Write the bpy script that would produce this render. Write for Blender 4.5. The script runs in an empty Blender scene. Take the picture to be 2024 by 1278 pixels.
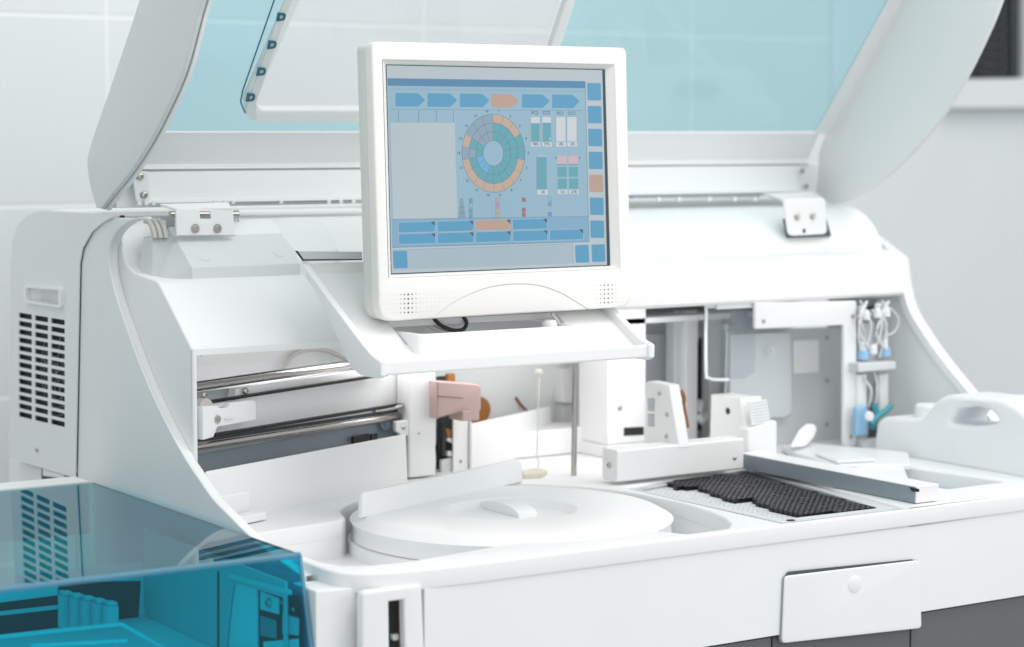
import bpy, bmesh, math, random
from mathutils import Vector, Matrix
random.seed(4)
R = math.radians
SC = bpy.context.scene
COL = SC.collection
CAMH = 1.5

# ------------------------------------------------------------------ camera frame (photo pixels 2024 x 1278)
FPX = 4300.0
YAW = math.atan(0.65)
PITCH = math.atan((639 - 270) / FPX)
Fh = Vector((math.sin(YAW), math.cos(YAW), 0))
Rt = Vector((math.cos(YAW), -math.sin(YAW), 0))
Fw = (Fh * math.cos(PITCH) - Vector((0, 0, 1)) * math.sin(PITCH)).normalized()
Up = Rt.cross(Fw).normalized()

def ray(px, py):
    return Fw + Rt * ((px - 1012) / FPX) + Up * ((639 - py) / FPX)

class Plane:
    """A flat working plane in the world; u, v axes in it, n the outward normal."""
    def __init__(s, o, u, v):
        s.o = Vector(o); s.u = Vector(u).normalized()
        s.n = s.u.cross(Vector(v)).normalized(); s.v = s.n.cross(s.u).normalized()
    def uv(s, px, py):
        r = ray(px, py); t = s.o.dot(s.n) / r.dot(s.n); p = r * t - s.o
        return (p.dot(s.u), p.dot(s.v))
    def p(s, a, b, w=0.0):
        return s.o + s.u * a + s.v * b + s.n * w
    def at(s, px, py, w=0.0):
        a, b = s.uv(px, py); return s.p(a, b, w)

def PX(x): return Plane((x, 0, 0), (0, 1, 0), (0, 0, 1))        # n = +X
def PY(y): return Plane((0, y, 0), (1, 0, 0), (0, 0, 1))        # n = -Y
def PZ(z): return Plane((0, 0, z), (1, 0, 0), (0, 1, 0))        # n = +Z
def VP(a, b, z):                                                # upright plane over two marks on the level z
    g = PZ(z); p = g.at(*a); q = g.at(*b)
    return Plane(p, q - p, (0, 0, 1))
def world_px(p):
    d = p.dot(Fw); return (1012 + FPX * p.dot(Rt) / d, 639 - FPX * p.dot(Up) / d)

# ------------------------------------------------------------------ materials
def nodes(name):
    m = bpy.data.materials.new(name); m.use_nodes = True
    nt = m.node_tree; nt.nodes.clear()
    out = nt.nodes.new('ShaderNodeOutputMaterial')
    return m, nt, out

def plastic(name, col, rough=0.4, metal=0.0, var=0.025, bump=0.02, scale=300.0, coat=0.0, sss=0.0, trans=0.0):
    m, nt, out = nodes(name)
    b = nt.nodes.new('ShaderNodeBsdfPrincipled')
    tc = nt.nodes.new('ShaderNodeTexCoord')
    n1 = nt.nodes.new('ShaderNodeTexNoise'); n1.inputs['Scale'].default_value = 6.0; n1.inputs['Detail'].default_value = 5
    nt.links.new(tc.outputs['Object'], n1.inputs['Vector'])
    r = nt.nodes.new('ShaderNodeMapRange'); r.inputs['To Min'].default_value = 1 - var * 2; r.inputs['To Max'].default_value = 1 + var
    nt.links.new(n1.outputs['Fac'], r.inputs['Value'])
    mx = nt.nodes.new('ShaderNodeVectorMath'); mx.operation = 'SCALE'
    mx.inputs[0].default_value = col[:3]
    nt.links.new(r.outputs['Result'], mx.inputs['Scale'])
    nt.links.new(mx.outputs['Vector'], b.inputs['Base Color'])
    rr = nt.nodes.new('ShaderNodeMapRange'); rr.inputs['To Min'].default_value = max(0.02, rough - 0.08); rr.inputs['To Max'].default_value = rough + 0.08
    nt.links.new(n1.outputs['Fac'], rr.inputs['Value']); nt.links.new(rr.outputs['Result'], b.inputs['Roughness'])
    n3 = nt.nodes.new('ShaderNodeTexNoise'); n3.inputs['Scale'].default_value = 22; n3.inputs['Detail'].default_value = 8; n3.inputs['Distortion'].default_value = 1.5
    nt.links.new(tc.outputs['Object'], n3.inputs['Vector'])
    sm = nt.nodes.new('ShaderNodeMapRange'); sm.inputs['From Min'].default_value = .55; sm.inputs['From Max'].default_value = .8; sm.inputs['To Max'].default_value = .12
    nt.links.new(n3.outputs['Fac'], sm.inputs['Value'])
    ad = nt.nodes.new('ShaderNodeMath'); ad.operation = 'ADD'; nt.links.new(rr.outputs['Result'], ad.inputs[0]); nt.links.new(sm.outputs['Result'], ad.inputs[1])
    nt.links.new(ad.outputs[0], b.inputs['Roughness'])
    b.inputs['Metallic'].default_value = metal
    b.inputs['Coat Weight'].default_value = coat
    if sss:
        b.inputs['Subsurface Weight'].default_value = sss; b.inputs['Subsurface Scale'].default_value = 0.01
    if trans:
        b.inputs['Transmission Weight'].default_value = trans
    if bump:
        n2 = nt.nodes.new('ShaderNodeTexNoise'); n2.inputs['Scale'].default_value = scale
        nt.links.new(tc.outputs['Object'], n2.inputs['Vector'])
        bp = nt.nodes.new('ShaderNodeBump'); bp.inputs['Strength'].default_value = bump * 4; bp.inputs['Distance'].default_value = 0.0006
        nt.links.new(n2.outputs['Fac'], bp.inputs['Height']); nt.links.new(bp.outputs['Normal'], b.inputs['Normal'])
    nt.links.new(b.outputs['BSDF'], out.inputs['Surface'])
    return m

def tinted(name, col, ior=1.5, gloss_rough=0.02, haze=0.0, hazecol=(1, 1, 1)):
    """clear coloured acrylic sheet: see-through tint, mirror-like at grazing angles"""
    m, nt, out = nodes(name)
    t = nt.nodes.new('ShaderNodeBsdfTransparent'); t.inputs['Color'].default_value = (*col, 1)
    g = nt.nodes.new('ShaderNodeBsdfGlossy'); g.inputs['Roughness'].default_value = gloss_rough
    f = nt.nodes.new('ShaderNodeFresnel')
    ge = nt.nodes.new('ShaderNodeNewGeometry'); mi = nt.nodes.new('ShaderNodeMapRange')      # the same reflection from either side of the sheet
    mi.inputs['To Min'].default_value = ior; mi.inputs['To Max'].default_value = 1 / ior
    nt.links.new(ge.outputs['Backfacing'], mi.inputs['Value']); nt.links.new(mi.outputs['Result'], f.inputs['IOR'])
    mx = nt.nodes.new('ShaderNodeMixShader')
    tc = nt.nodes.new('ShaderNodeTexCoord')
    nz = nt.nodes.new('ShaderNodeTexNoise'); nz.inputs['Scale'].default_value = 8
    nt.links.new(tc.outputs['Object'], nz.inputs['Vector'])
    mr = nt.nodes.new('ShaderNodeMapRange'); mr.inputs['To Min'].default_value = gloss_rough; mr.inputs['To Max'].default_value = gloss_rough + 0.02
    nt.links.new(nz.outputs['Fac'], mr.inputs['Value']); nt.links.new(mr.outputs['Result'], g.inputs['Roughness'])
    nt.links.new(f.outputs[0], mx.inputs[0]); nt.links.new(t.outputs[0], mx.inputs[1]); nt.links.new(g.outputs[0], mx.inputs[2])
    last = mx
    if haze:
        d = nt.nodes.new('ShaderNodeBsdfDiffuse'); d.inputs['Color'].default_value = (*hazecol, 1)
        tl = nt.nodes.new('ShaderNodeBsdfTranslucent'); tl.inputs['Color'].default_value = (*hazecol, 1)
        ad = nt.nodes.new('ShaderNodeMixShader'); ad.inputs[0].default_value = 0.5
        nt.links.new(d.outputs[0], ad.inputs[1]); nt.links.new(tl.outputs[0], ad.inputs[2])
        m2 = nt.nodes.new('ShaderNodeMixShader'); m2.inputs[0].default_value = haze
        nt.links.new(mx.outputs[0], m2.inputs[1]); nt.links.new(ad.outputs[0], m2.inputs[2]); last = m2
    nt.links.new(last.outputs[0], out.inputs['Surface'])
    return m

def lit(name, col, strength=0.8):
    """a patch of the lit display: glows, with a faint reflection of the room"""
    m, nt, out = nodes(name)
    e = nt.nodes.new('ShaderNodeEmission'); e.inputs['Strength'].default_value = strength
    tc = nt.nodes.new('ShaderNodeTexCoord'); nz = nt.nodes.new('ShaderNodeTexNoise'); nz.inputs['Scale'].default_value = 9; nz.inputs['Detail'].default_value = 4
    mr = nt.nodes.new('ShaderNodeMapRange'); mr.inputs['To Min'].default_value = 0.92; mr.inputs['To Max'].default_value = 1.06
    vm = nt.nodes.new('ShaderNodeVectorMath'); vm.operation = 'SCALE'; vm.inputs[0].default_value = col
    nt.links.new(tc.outputs['Object'], nz.inputs['Vector']); nt.links.new(nz.outputs['Fac'], mr.inputs['Value'])
    nt.links.new(mr.outputs['Result'], vm.inputs['Scale']); nt.links.new(vm.outputs['Vector'], e.inputs['Color'])
    g = nt.nodes.new('ShaderNodeBsdfPrincipled'); g.inputs['Base Color'].default_value = (0.01, 0.01, 0.01, 1); g.inputs['Roughness'].default_value = 0.4; g.inputs['Specular IOR Level'].default_value = 0.25
    a = nt.nodes.new('ShaderNodeAddShader')
    nt.links.new(e.outputs[0], a.inputs[0]); nt.links.new(g.outputs[0], a.inputs[1])
    nt.links.new(a.outputs[0], out.inputs['Surface'])
    return m

def srgb(r, g, b):
    f = lambda c: (c / 255 / 12.92) if c / 255 <= 0.04045 else ((c / 255 + 0.055) / 1.055) ** 2.4
    return (f(r), f(g), f(b))

M = {}
M['white'] = plastic('white moulded plastic', (0.83, 0.84, 0.84), 0.40)
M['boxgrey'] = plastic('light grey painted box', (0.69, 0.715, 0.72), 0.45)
M['boxside'] = plastic('shaded painted box end', (0.56, 0.59, 0.595), 0.5)  # darker copy of the box grey, the end's shade is in the colour
M['lidwhite'] = plastic('white lid rim plastic', (0.78, 0.795, 0.795), 0.45)
M['side'] = plastic('pale grey side plastic', (0.755, 0.785, 0.78), 0.5, bump=0.05)
M['lidgrey'] = plastic('grey lid side plastic', (0.69, 0.72, 0.715), 0.5, bump=0.05)
M['lidline'] = plastic('darker seal', (0.36, 0.43, 0.46), 0.5)
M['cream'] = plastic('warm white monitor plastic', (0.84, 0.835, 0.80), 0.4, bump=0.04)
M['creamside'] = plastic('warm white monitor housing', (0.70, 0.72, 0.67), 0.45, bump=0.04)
M['metalwhite'] = plastic('white painted sheet metal', (0.82, 0.825, 0.825), 0.45)
M['greymetal'] = plastic('grey painted sheet metal', (0.60, 0.635, 0.66), 0.45)
M['bluegrey'] = plastic('blue grey painted metal', (0.25, 0.30, 0.335), 0.45)
M['back'] = plastic('grey inner back wall', (0.78, 0.79, 0.81), 0.6)
M['steel'] = plastic('polished steel rod', (0.50, 0.47, 0.45), 0.22, metal=1.0, bump=0)
M['screw'] = plastic('zinc screw', (0.55, 0.53, 0.50), 0.3, metal=1.0, bump=0)
M['black'] = plastic('black rubber', (0.012, 0.013, 0.015), 0.5)
M['dark'] = plastic('dark recess', (0.02, 0.022, 0.024), 0.7)
M['darkpanel'] = plastic('dark grey lower panel', (0.12, 0.125, 0.135), 0.5, bump=0.08)
M['gapgrey'] = plastic('shaded gap', (0.07, 0.085, 0.09), 0.7)
M['softgap'] = plastic('pale gap', (0.34, 0.38, 0.40), 0.7)
M['pink'] = plastic('dusty pink plastic', (0.52, 0.37, 0.35), 0.45)
M['brown'] = plastic('amber flat cable', (0.32, 0.12, 0.03), 0.4)
M['rust'] = plastic('rust brown strip', (0.18, 0.055, 0.03), 0.5)
M['beige'] = plastic('beige cable sheath', (0.55, 0.54, 0.50), 0.45)
M['label'] = plastic('blank paper label', (0.93, 0.935, 0.94), 0.6)
M['dullplate'] = plastic('grey plate', (0.64, 0.66, 0.675), 0.5)
M['cuv_black'] = plastic('black cuvette', (0.012, 0.012, 0.015), 0.25)
M['cuv_glint'] = plastic('cuvette rim with painted glint', (0.33, 0.325, 0.34), 0.25)  # rims paler than the black cuvettes, their glints put into the colour
M['cuv_clear'] = plastic('clear plastic cuvette', (0.86, 0.90, 0.92), 0.15, coat=0.5)
M['jug'] = plastic('milky polyethylene', (0.82, 0.845, 0.86), 0.38, sss=0.3)
M['bluecap'] = plastic('sky blue cap', (0.30, 0.52, 0.74), 0.4)
M['teal'] = plastic('teal plastic', (0.06, 0.33, 0.40), 0.4)
M['tealedge'] = plastic('dark teal sheet edge', (0.01, 0.14, 0.20), 0.3)
M['yellowish'] = plastic('stained plastic', (0.66, 0.62, 0.50), 0.5)
M['recess_blue'] = plastic('pale blue grey tray', (0.62, 0.69, 0.73), 0.45)
M['lidglass'] = tinted('pale teal acrylic', (0.75, 0.90, 0.93), 1.35, 0.03, 0.06, (0.7, 0.85, 0.9))
M['cover'] = tinted('deep teal acrylic', (0.02, 0.44, 0.53), 1.9, 0.0, 0.04, (0.0, 0.6, 0.8))
M['coverfront'] = tinted('deep teal acrylic front', (0.01, 0.72, 0.86), 1.4, 0.0, 0.05, (0.0, 0.6, 0.8))
M['coveredge'] = tinted('bright acrylic edge', (0.15, 0.55, 0.7), 1.6, 0.1, 0.45, (0.35, 0.72, 0.85))
M['clear'] = tinted('clear sheet', (0.93, 0.945, 0.95), 1.25, 0.03, 0.05, (0.9, 0.92, 0.95))
M['acrylic'] = tinted('clear acrylic guard', (0.88, 0.90, 0.91), 1.35, 0.03, 0.08, (0.9, 0.9, 0.92))
M['acryledge'] = plastic('acrylic edge', (0.80, 0.82, 0.84), 0.3)
M['softtube'] = plastic('translucent tubing', (0.68, 0.71, 0.73), 0.3, sss=0.2)
M['glassblack'] = plastic('black window glass', (0.015, 0.018, 0.02), 0.1)
M['plainwall'] = plastic('painted wall', (0.73, 0.765, 0.78), 0.8, bump=0.03, scale=150)
M['floor'] = plastic('pale vinyl floor', (0.55, 0.57, 0.57), 0.5)

def tile_material(z0, th, x0, tw):
    m, nt, out = nodes('white wall tiles')
    b = nt.nodes.new('ShaderNodeBsdfPrincipled'); b.inputs['Roughness'].default_value = 0.3
    tc = nt.nodes.new('ShaderNodeTexCoord'); sx = nt.nodes.new('ShaderNodeSeparateXYZ'); cb = nt.nodes.new('ShaderNodeCombineXYZ')
    nt.links.new(tc.outputs['Object'], sx.inputs[0])
    for i, (ax, o) in enumerate((('X', x0), ('Z', z0))):
        s = nt.nodes.new('ShaderNodeMath'); s.operation = 'SUBTRACT'; s.inputs[1].default_value = o
        nt.links.new(sx.outputs[ax], s.inputs[0]); nt.links.new(s.outputs[0], cb.inputs[i])
    br = nt.nodes.new('ShaderNodeTexBrick'); br.offset = 0; br.squash = 1
    nt.links.new(cb.outputs[0], br.inputs['Vector'])
    br.inputs['Scale'].default_value = 1; br.inputs['Brick Width'].default_value = tw; br.inputs['Row Height'].default_value = th
    br.inputs['Mortar Size'].default_value = 0.004; br.inputs['Mortar Smooth'].default_value = 0.6
    br.inputs['Color1'].default_value = (0.735, 0.765, 0.77, 1); br.inputs['Color2'].default_value = (0.745, 0.77, 0.775, 1)
    br.inputs['Mortar'].default_value = (0.90, 0.91, 0.91, 1)
    nz = nt.nodes.new('ShaderNodeTexNoise'); nz.inputs['Scale'].default_value = 3; nt.links.new(tc.outputs['Object'], nz.inputs['Vector'])
    mr = nt.nodes.new('ShaderNodeMapRange'); mr.inputs['To Min'].default_value = .95; mr.inputs['To Max'].default_value = 1.03
    nt.links.new(nz.outputs['Fac'], mr.inputs['Value'])
    vm = nt.nodes.new('ShaderNodeVectorMath'); vm.operation = 'SCALE'
    nt.links.new(br.outputs['Color'], vm.inputs[0]); nt.links.new(mr.outputs[0], vm.inputs['Scale']); nt.links.new(vm.outputs[0], b.inputs['Base Color'])
    bp = nt.nodes.new('ShaderNodeBump'); bp.inputs['Strength'].default_value = .5; bp.inputs['Distance'].default_value = .002; bp.invert = True
    nt.links.new(br.outputs['Fac'], bp.inputs['Height']); nt.links.new(bp.outputs[0], b.inputs['Normal'])
    nt.links.new(b.outputs[0], out.inputs['Surface'])
    return m

# ------------------------------------------------------------------ object helpers
ROOTS = {}
def tag(o, label=None, cat=None, group=None, kind=None):
    if label: o['label'] = label
    if cat: o['category'] = cat
    if group: o['group'] = group
    if kind: o['kind'] = kind
    return o
def thing(name, label, cat, loc=(0, 0, 0), group=None):
    o = bpy.data.objects.new(name, None); COL.objects.link(o); o.location = loc
    o.empty_display_size = 0.05
    return tag(o, label, cat, group)
def root_of(o):
    while o.parent: o = o.parent
    return o
def link(name, me, parent=None, bevel=0.0, seg=3, ang=35):
    for pl in me.polygons: pl.use_smooth = True
    me.set_sharp_from_angle(angle=R(ang))
    o = bpy.data.objects.new(name, me); COL.objects.link(o)
    if parent:
        me.transform(Matrix.Translation(-root_of(parent).location)); o.parent = parent
    else:
        vs = [v.co for v in me.vertices]
        c = Vector(((min(v.x for v in vs) + max(v.x for v in vs)) / 2, (min(v.y for v in vs) + max(v.y for v in vs)) / 2, min(v.z for v in vs)))
        me.transform(Matrix.Translation(-c)); o.location = c
    if bevel:
        b = o.modifiers.new('Bevel', 'BEVEL'); b.width = bevel; b.segments = seg; b.limit_method = 'ANGLE'; b.angle_limit = R(30)
        b.harden_normals = True
    return o
def mesh_of(bm, mats):
    bmesh.ops.recalc_face_normals(bm, faces=bm.faces[:])
    me = bpy.data.meshes.new('mesh'); bm.to_mesh(me); bm.free()
    for m in (mats if isinstance(mats, (list, tuple)) else [mats]): me.materials.append(m)
    return me
def add_box(bm, x0, x1, y0, y1, z0, z1, mi=0):
    vs = [bm.verts.new(c) for c in ((x0,y0,z0),(x1,y0,z0),(x1,y1,z0),(x0,y1,z0),(x0,y0,z1),(x1,y0,z1),(x1,y1,z1),(x0,y1,z1))]
    for f in ((3,2,1,0),(4,5,6,7),(0,1,5,4),(1,2,6,5),(2,3,7,6),(3,0,4,7)):
        bm.faces.new([vs[i] for i in f]).material_index = mi
def box(name, x0, x1, y0, y1, z0, z1, m, parent=None, bevel=0.0015):
    bm = bmesh.new(); add_box(bm, x0, x1, y0, y1, z0, z1)
    return link(name, mesh_of(bm, m), parent, bevel)
def add_prism(bm, pts, vec, mi=0):
    vec = Vector(vec); a = [bm.verts.new(p) for p in pts]; b = [bm.verts.new(Vector(p) + vec) for p in pts]
    bm.faces.new(a).material_index = mi; bm.faces.new(b[::-1]).material_index = mi
    n = len(a)
    for i in range(n): bm.faces.new((a[i], b[i], b[(i+1) % n], a[(i+1) % n])).material_index = mi
def prism(name, pts, vec, m, parent=None, bevel=0.0015, seg=3):
    bm = bmesh.new(); add_prism(bm, pts, vec)
    return link(name, mesh_of(bm, m), parent, bevel, seg)
def pxprism(name, pl, pix, w0, w1, m, parent=None, bevel=0.0015, seg=3):
    return prism(name, [pl.at(x, y, w0) for x, y in pix], pl.n * (w1 - w0), m, parent, bevel, seg)
def hull(name, pts, faces, m, parent=None, bevel=0.0015, dark=()):
    bm = bmesh.new(); vs = [bm.verts.new(p) for p in pts]
    for k, f in enumerate(faces): bm.faces.new([vs[i] for i in f]).material_index = int(k in dark)
    return link(name, mesh_of(bm, m), parent, bevel)
def area2(l): return sum(l[i][0]*l[(i+1) % len(l)][1] - l[(i+1) % len(l)][0]*l[i][1] for i in range(len(l)))
def plate(name, pl, loops, w0, w1, m, parent=None, b=0.0, res=2):
    """flat plate with openings: the first loop is the outline, the others are holes (plane coordinates)"""
    cu = bpy.data.curves.new('c', 'CURVE'); cu.dimensions = '2D'; cu.fill_mode = 'BOTH'
    for i, l in enumerate(loops):
        l = list(l)
        if (area2(l) < 0) == (i == 0): l = l[::-1]
        s = cu.splines.new('POLY'); s.points.add(len(l) - 1)
        for k, (x, y) in enumerate(l): s.points[k].co = (x, y, 0, 1)
        s.use_cyclic_u = True
    t = abs(w1 - w0) / 2; cu.extrude = max(t - b, 1e-5)
    if b: cu.bevel_depth = b; cu.bevel_resolution = res; cu.offset = -b
    ob = bpy.data.objects.new('tmp', cu); COL.objects.link(ob)
    dg = bpy.context.evaluated_depsgraph_get()
    me = bpy.data.meshes.new_from_object(ob.evaluated_get(dg))
    bpy.data.objects.remove(ob); bpy.data.curves.remove(cu)
    wm = (w0 + w1) / 2
    for v in me.vertices: v.co = pl.p(v.co.x, v.co.y, wm + v.co.z)
    bm = bmesh.new(); bm.from_mesh(me); bmesh.ops.remove_doubles(bm, verts=bm.verts[:], dist=1e-6)
    bmesh.ops.recalc_face_normals(bm, faces=bm.faces[:]); bm.to_mesh(me); bm.free()
    me.materials.clear(); me.materials.append(m)
    return link(name, me, parent)
def pxplate(name, pl, loops, w0, w1, m, parent=None, b=0.0, res=2):
    return plate(name, pl, [[pl.uv(x, y) for x, y in l] for l in loops], w0, w1, m, parent, b, res)
def smooth_loop(pts, n=6, closed=True):
    """Catmull-Rom through the points"""
    out = []; N = len(pts)
    rng = range(N) if closed else range(N - 1)
    g = (lambda i: pts[i % N]) if closed else (lambda i: pts[max(0, min(N - 1, i))])
    for i in rng:
        p0, p1, p2, p3 = g(i-1), g(i), g(i+1), g(i+2)
        for k in range(n):
            t = k / n
            out.append(tuple(0.5*((2*p1[j]) + (-p0[j]+p2[j])*t + (2*p0[j]-5*p1[j]+4*p2[j]-p3[j])*t*t + (-p0[j]+3*p1[j]-3*p2[j]+p3[j])*t**3) for j in range(len(p1))))
    if not closed: out.append(tuple(pts[-1]))
    return out
def round_poly(pts, r, n=5):
    """polygon with its corners rounded; r is a number or one per corner"""
    out = []; N = len(pts)
    for i in range(N):
        p = Vector(pts[i]).to_2d(); a = Vector(pts[i-1]).to_2d(); b = Vector(pts[(i+1) % N]).to_2d()
        rr = r[i] if isinstance(r, (list, tuple)) else r
        da = (a - p); db = (b - p); k = min(rr, da.length * .49, db.length * .49)
        A = p + da.normalized() * k; B = p + db.normalized() * k
        if k < 1e-6: out.append(tuple(p)); continue
        for j in range(n + 1):
            t = j / n; out.append(tuple(A * (1-t)**2 + p * 2*t*(1-t) + B * t*t))
    return out
def add_tube(bm, pts, r, n=10, mi=0):
    pts = [Vector(p) for p in pts]; rings = []
    up = Vector((0.13, 0.31, 0.94))
    for i, p in enumerate(pts):
        d = (pts[min(i+1, len(pts)-1)] - pts[max(i-1, 0)]).normalized()
        a = d.cross(up)
        if a.length < 1e-3: a = d.cross(Vector((1, 0, 0)))
        a.normalize(); c = d.cross(a)
        rr = r[i] if isinstance(r, (list, tuple)) else r
        rings.append([bm.verts.new(p + (a*math.cos(2*math.pi*k/n) + c*math.sin(2*math.pi*k/n))*rr) for k in range(n)])
    for i in range(len(rings)-1):
        for k in range(n):
            bm.faces.new((rings[i][k], rings[i][(k+1) % n], rings[i+1][(k+1) % n], rings[i+1][k])).material_index = mi
    bm.faces.new(rings[0][::-1]).material_index = mi; bm.faces.new(rings[-1]).material_index = mi
def tube(name, pts, r, m, parent=None, n=12, smooth=0):
    if smooth: pts = smooth_loop([tuple(p) for p in pts], smooth, closed=False)
    bm = bmesh.new(); add_tube(bm, pts, r, n)
    return link(name, mesh_of(bm, m), parent)
def lathe(name, prof, c, m, parent=None, n=96, ang=30, axis=None):
    bm = bmesh.new(); rings = []
    c = Vector(c)
    ax = Vector(axis).normalized() if axis else Vector((0, 0, 1))
    u = ax.orthogonal().normalized(); v = ax.cross(u)
    for r, z in prof:
        if r < 1e-6: rings.append([bm.verts.new(c + ax*z)])
        else: rings.append([bm.verts.new(c + ax*z + (u*math.cos(2*math.pi*k/n) + v*math.sin(2*math.pi*k/n))*r) for k in range(n)])
    for a, b in zip(rings, rings[1:]):
        for k in range(n):
            q = [a[k % len(a)], a[(k+1) % len(a)], b[(k+1) % len(b)], b[k % len(b)]]
            q = list(dict.fromkeys(q))
            if len(q) > 2: bm.faces.new(q)
    return link(name, mesh_of(bm, m), parent, 0, ang=ang)
def screw(p, n, r, parent, name='screw', m=None):
    """pan-head screw with a dark drive recess"""
    n = Vector(n).normalized()
    o = lathe(name, [(0, r*.45), (r*.28, r*.45), (r*.3, r*.15), (r*.42, r*.15), (r*.45, r*.62), (r*.8, r*.5), (r, r*.2), (r, -r*.3)], p, m or M['screw'], parent, n=18, axis=n)
    return o

# ================================================================== THE SETTING
WY = 3.35
wallp = PY(WY)
z405 = wallp.at(100, 406)[2]; z30 = wallp.at(100, 29)[2]
x213 = wallp.at(213, 200)[0]
TILE = tile_material(0, z30 - z405, 0, 0.60)
# object coordinates start at the wall's own corner (tile joint)
def wall_sheet(name, x0, x1, y0, y1, z0, z1, m):
    bm = bmesh.new(); add_box(bm, x0, x1, y0, y1, z0, z1)
    o = link(name, mesh_of(bm, m)); return tag(o, kind='structure')
th = z30 - z405
bm = bmesh.new()
XS = wallp.at(1640, 200)[0]
zb = z405 - 4*th; xb = x213 - 0.6*3
add_box(bm, 0, XS - xb, 0, .1, 0, th*12)
me = mesh_of(bm, TILE); o = bpy.data.objects.new('tiled_wall', me); COL.objects.link(o); o.location = (xb, WY, zb); tag(o, kind='structure')
wall_sheet('painted_wall', XS, 5.2, WY - .004, WY + .1, -1.5, 1.6, M['plainwall'])
wall_sheet('floor', -1.5, 5.2, -1.5, WY + .1, -1.55, -1.5, M['floor'])

# window in the painted wall, top right
wp = PY(WY - .02)
w = thing('window', 'dark glass window in a white frame on the painted wall at the upper right', 'window', wp.at(1960, 200))
pxprism('pane', wp, [(1860, -160), (2008, -160), (2008, 154), (1860, 154)], 0, .01, M['glassblack'], w, .001)
pxprism('frame', wp, [(2009, -160), (2075, -160), (2075, 160), (2009, 160)], 0, .03, M['white'], w, .003)
pxprism('mullion', wp, [(1990, -160), (1997, -160), (1999, 153), (1992, 153)], .011, .016, M['gapgrey'], w, .001)
pxprism('sill', wp, [(1850, 157), (2120, 153), (2120, 212), (1850, 214)], 0, .035, M['plainwall'], w, .003)
for k in range(7):
    bm = bmesh.new()
    pts = [wp.at(1950 + 26*math.cos(a/8*math.pi), 20 + k*19 + 14*math.sin(a/8*math.pi), .0135) for a in range(9)]
    add_tube(bm, pts, .0016, 5); link('blind_cord', mesh_of(bm, M['gapgrey']), w)

# ================================================================== THE ANALYSER
A = thing('chemistry_analyzer', 'large white bench-top laboratory analyser with its blue-tinted lid raised', 'analyzer', (1.5, 2.1, -1.5))
DZ = -.42
XL, XR = .975, 2.075
Z = PZ(DZ)
# ---- lower body
box('base_cabinet', XL+.02, XR+.06, 1.90, 2.62, -1.45, -.56, M['darkpanel'], A, .004)

# ---- rear housing
rp = PX(.970)
pr = [(20, 905), (24, 520), (27, 480), (36, 448), (54, 425), (80, 414), (240, 424), (240, 500), (160, 520), (150, 945)]
rp_uv = [rp.uv(*q) for q in pr]
rear_out = [rp.uv(x, y) for x, y in [(20, 905), (23.5, 520), (27, 478), (37, 446), (55, 425), (82, 414)]] + [(2.42, rp.uv(82, 414)[1]), (2.40, rp.uv(150, 560)[1]), rp.uv(148, 944)]
prism('rear_housing', [rp.p(a, b, .014) for a, b in rear_out], (XR - .99, 0, 0), M['side'], A, .006, 4)
# vented panel on its left face with slots and grip
vp = PX(.974)
out = [vp.uv(x, y) for x, y in [(20, 905), (23.5, 520), (27, 478), (37, 446), (55, 426), (82, 416), (232, 424), (205, 440), (184, 458), (166, 490), (160, 520), (151.5, 944)]]
slots = []
colx = [(40, 66), (71.5, 98), (103.5, 131)]
for r in range(13):
    for c, (xa, xb_) in enumerate(colx):
        def yy(x):
            t = r / 12.0
            return (617 + 0.165*(x-40)) * (1-t) + (812 + 0.235*(x-40)) * t
        h = 10.5
        q = [(xa, yy(xa)), (xb_, yy(xb_)), (xb_, yy(xb_)+h), (xa, yy(xa)+h)]
        slots.append(round_poly([vp.uv(*p) for p in q], .0012, 3))
grip = round_poly([vp.uv(*p) for p in [(59, 567), (125, 572), (125, 604), (59, 594)]], .003, 3)
plate('vent_panel', vp, [out] + slots + [grip], -.002, -.0005, M['side'], A)
VPn = COL.objects[-1]
# behind the slots: dark cavity and wire fan guard
pxprism('vent_cavity', PX(.9785), [(32, 600), (140, 615), (140, 860), (32, 840)], 0, .001, M['dark'], VPn, 0)
g = PX(.9765); cu_, cv_ = g.uv(112, 738)
bm = bmesh.new()
for rr in (.012, .022, .032, .042, .052):
    add_tube(bm, [g.p(cu_ + rr*math.cos(t/20*math.pi*2), cv_ + rr*math.sin(t/20*math.pi*2)) for t in range(21)], .0004, 5)
for k in range(8):
    a = k*math.pi/4 + .3; add_tube(bm, [g.p(cu_, cv_), g.p(cu_ + .052*math.cos(a), cv_ + .052*math.sin(a))], .0006, 5)
link('fan_guard', mesh_of(bm, M['bluegrey']), VPn)
# grip recess
gp = PX(.974)
go = [gp.uv(*p) for p in [(55, 563), (129, 568), (129, 608), (55, 597)]]
gi = [gp.uv(*p) for p in [(60, 568), (124, 572.5), (124, 603), (60, 593)]]
plate('grip_frame', gp, [round_poly(go, .004, 3), round_poly(gi, .003, 3)], -.006, -.001, M['white'], VPn)
bmg = bmesh.new(); a_ = [gp.uv(*p) for p in [(59, 567), (125, 572), (125, 604), (59, 594)]]
b_ = [gp.uv(*p) for p in [(68, 580), (124, 585), (124, 604), (68, 594)]]
va = [bmg.verts.new(gp.p(x, y, -.001)) for x, y in a_]; vb = [bmg.verts.new(gp.p(x, y, .012)) for x, y in b_]
for i in range(4): bmg.faces.new((va[i], va[(i+1) % 4], vb[(i+1) % 4], vb[i]))
bmg.faces.new(vb); link('grip_recess', mesh_of(bmg, M['white']), VPn)
screw(vp.at(77, 888, -.002), (-1, 0, 0), .0032, VPn)
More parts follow.
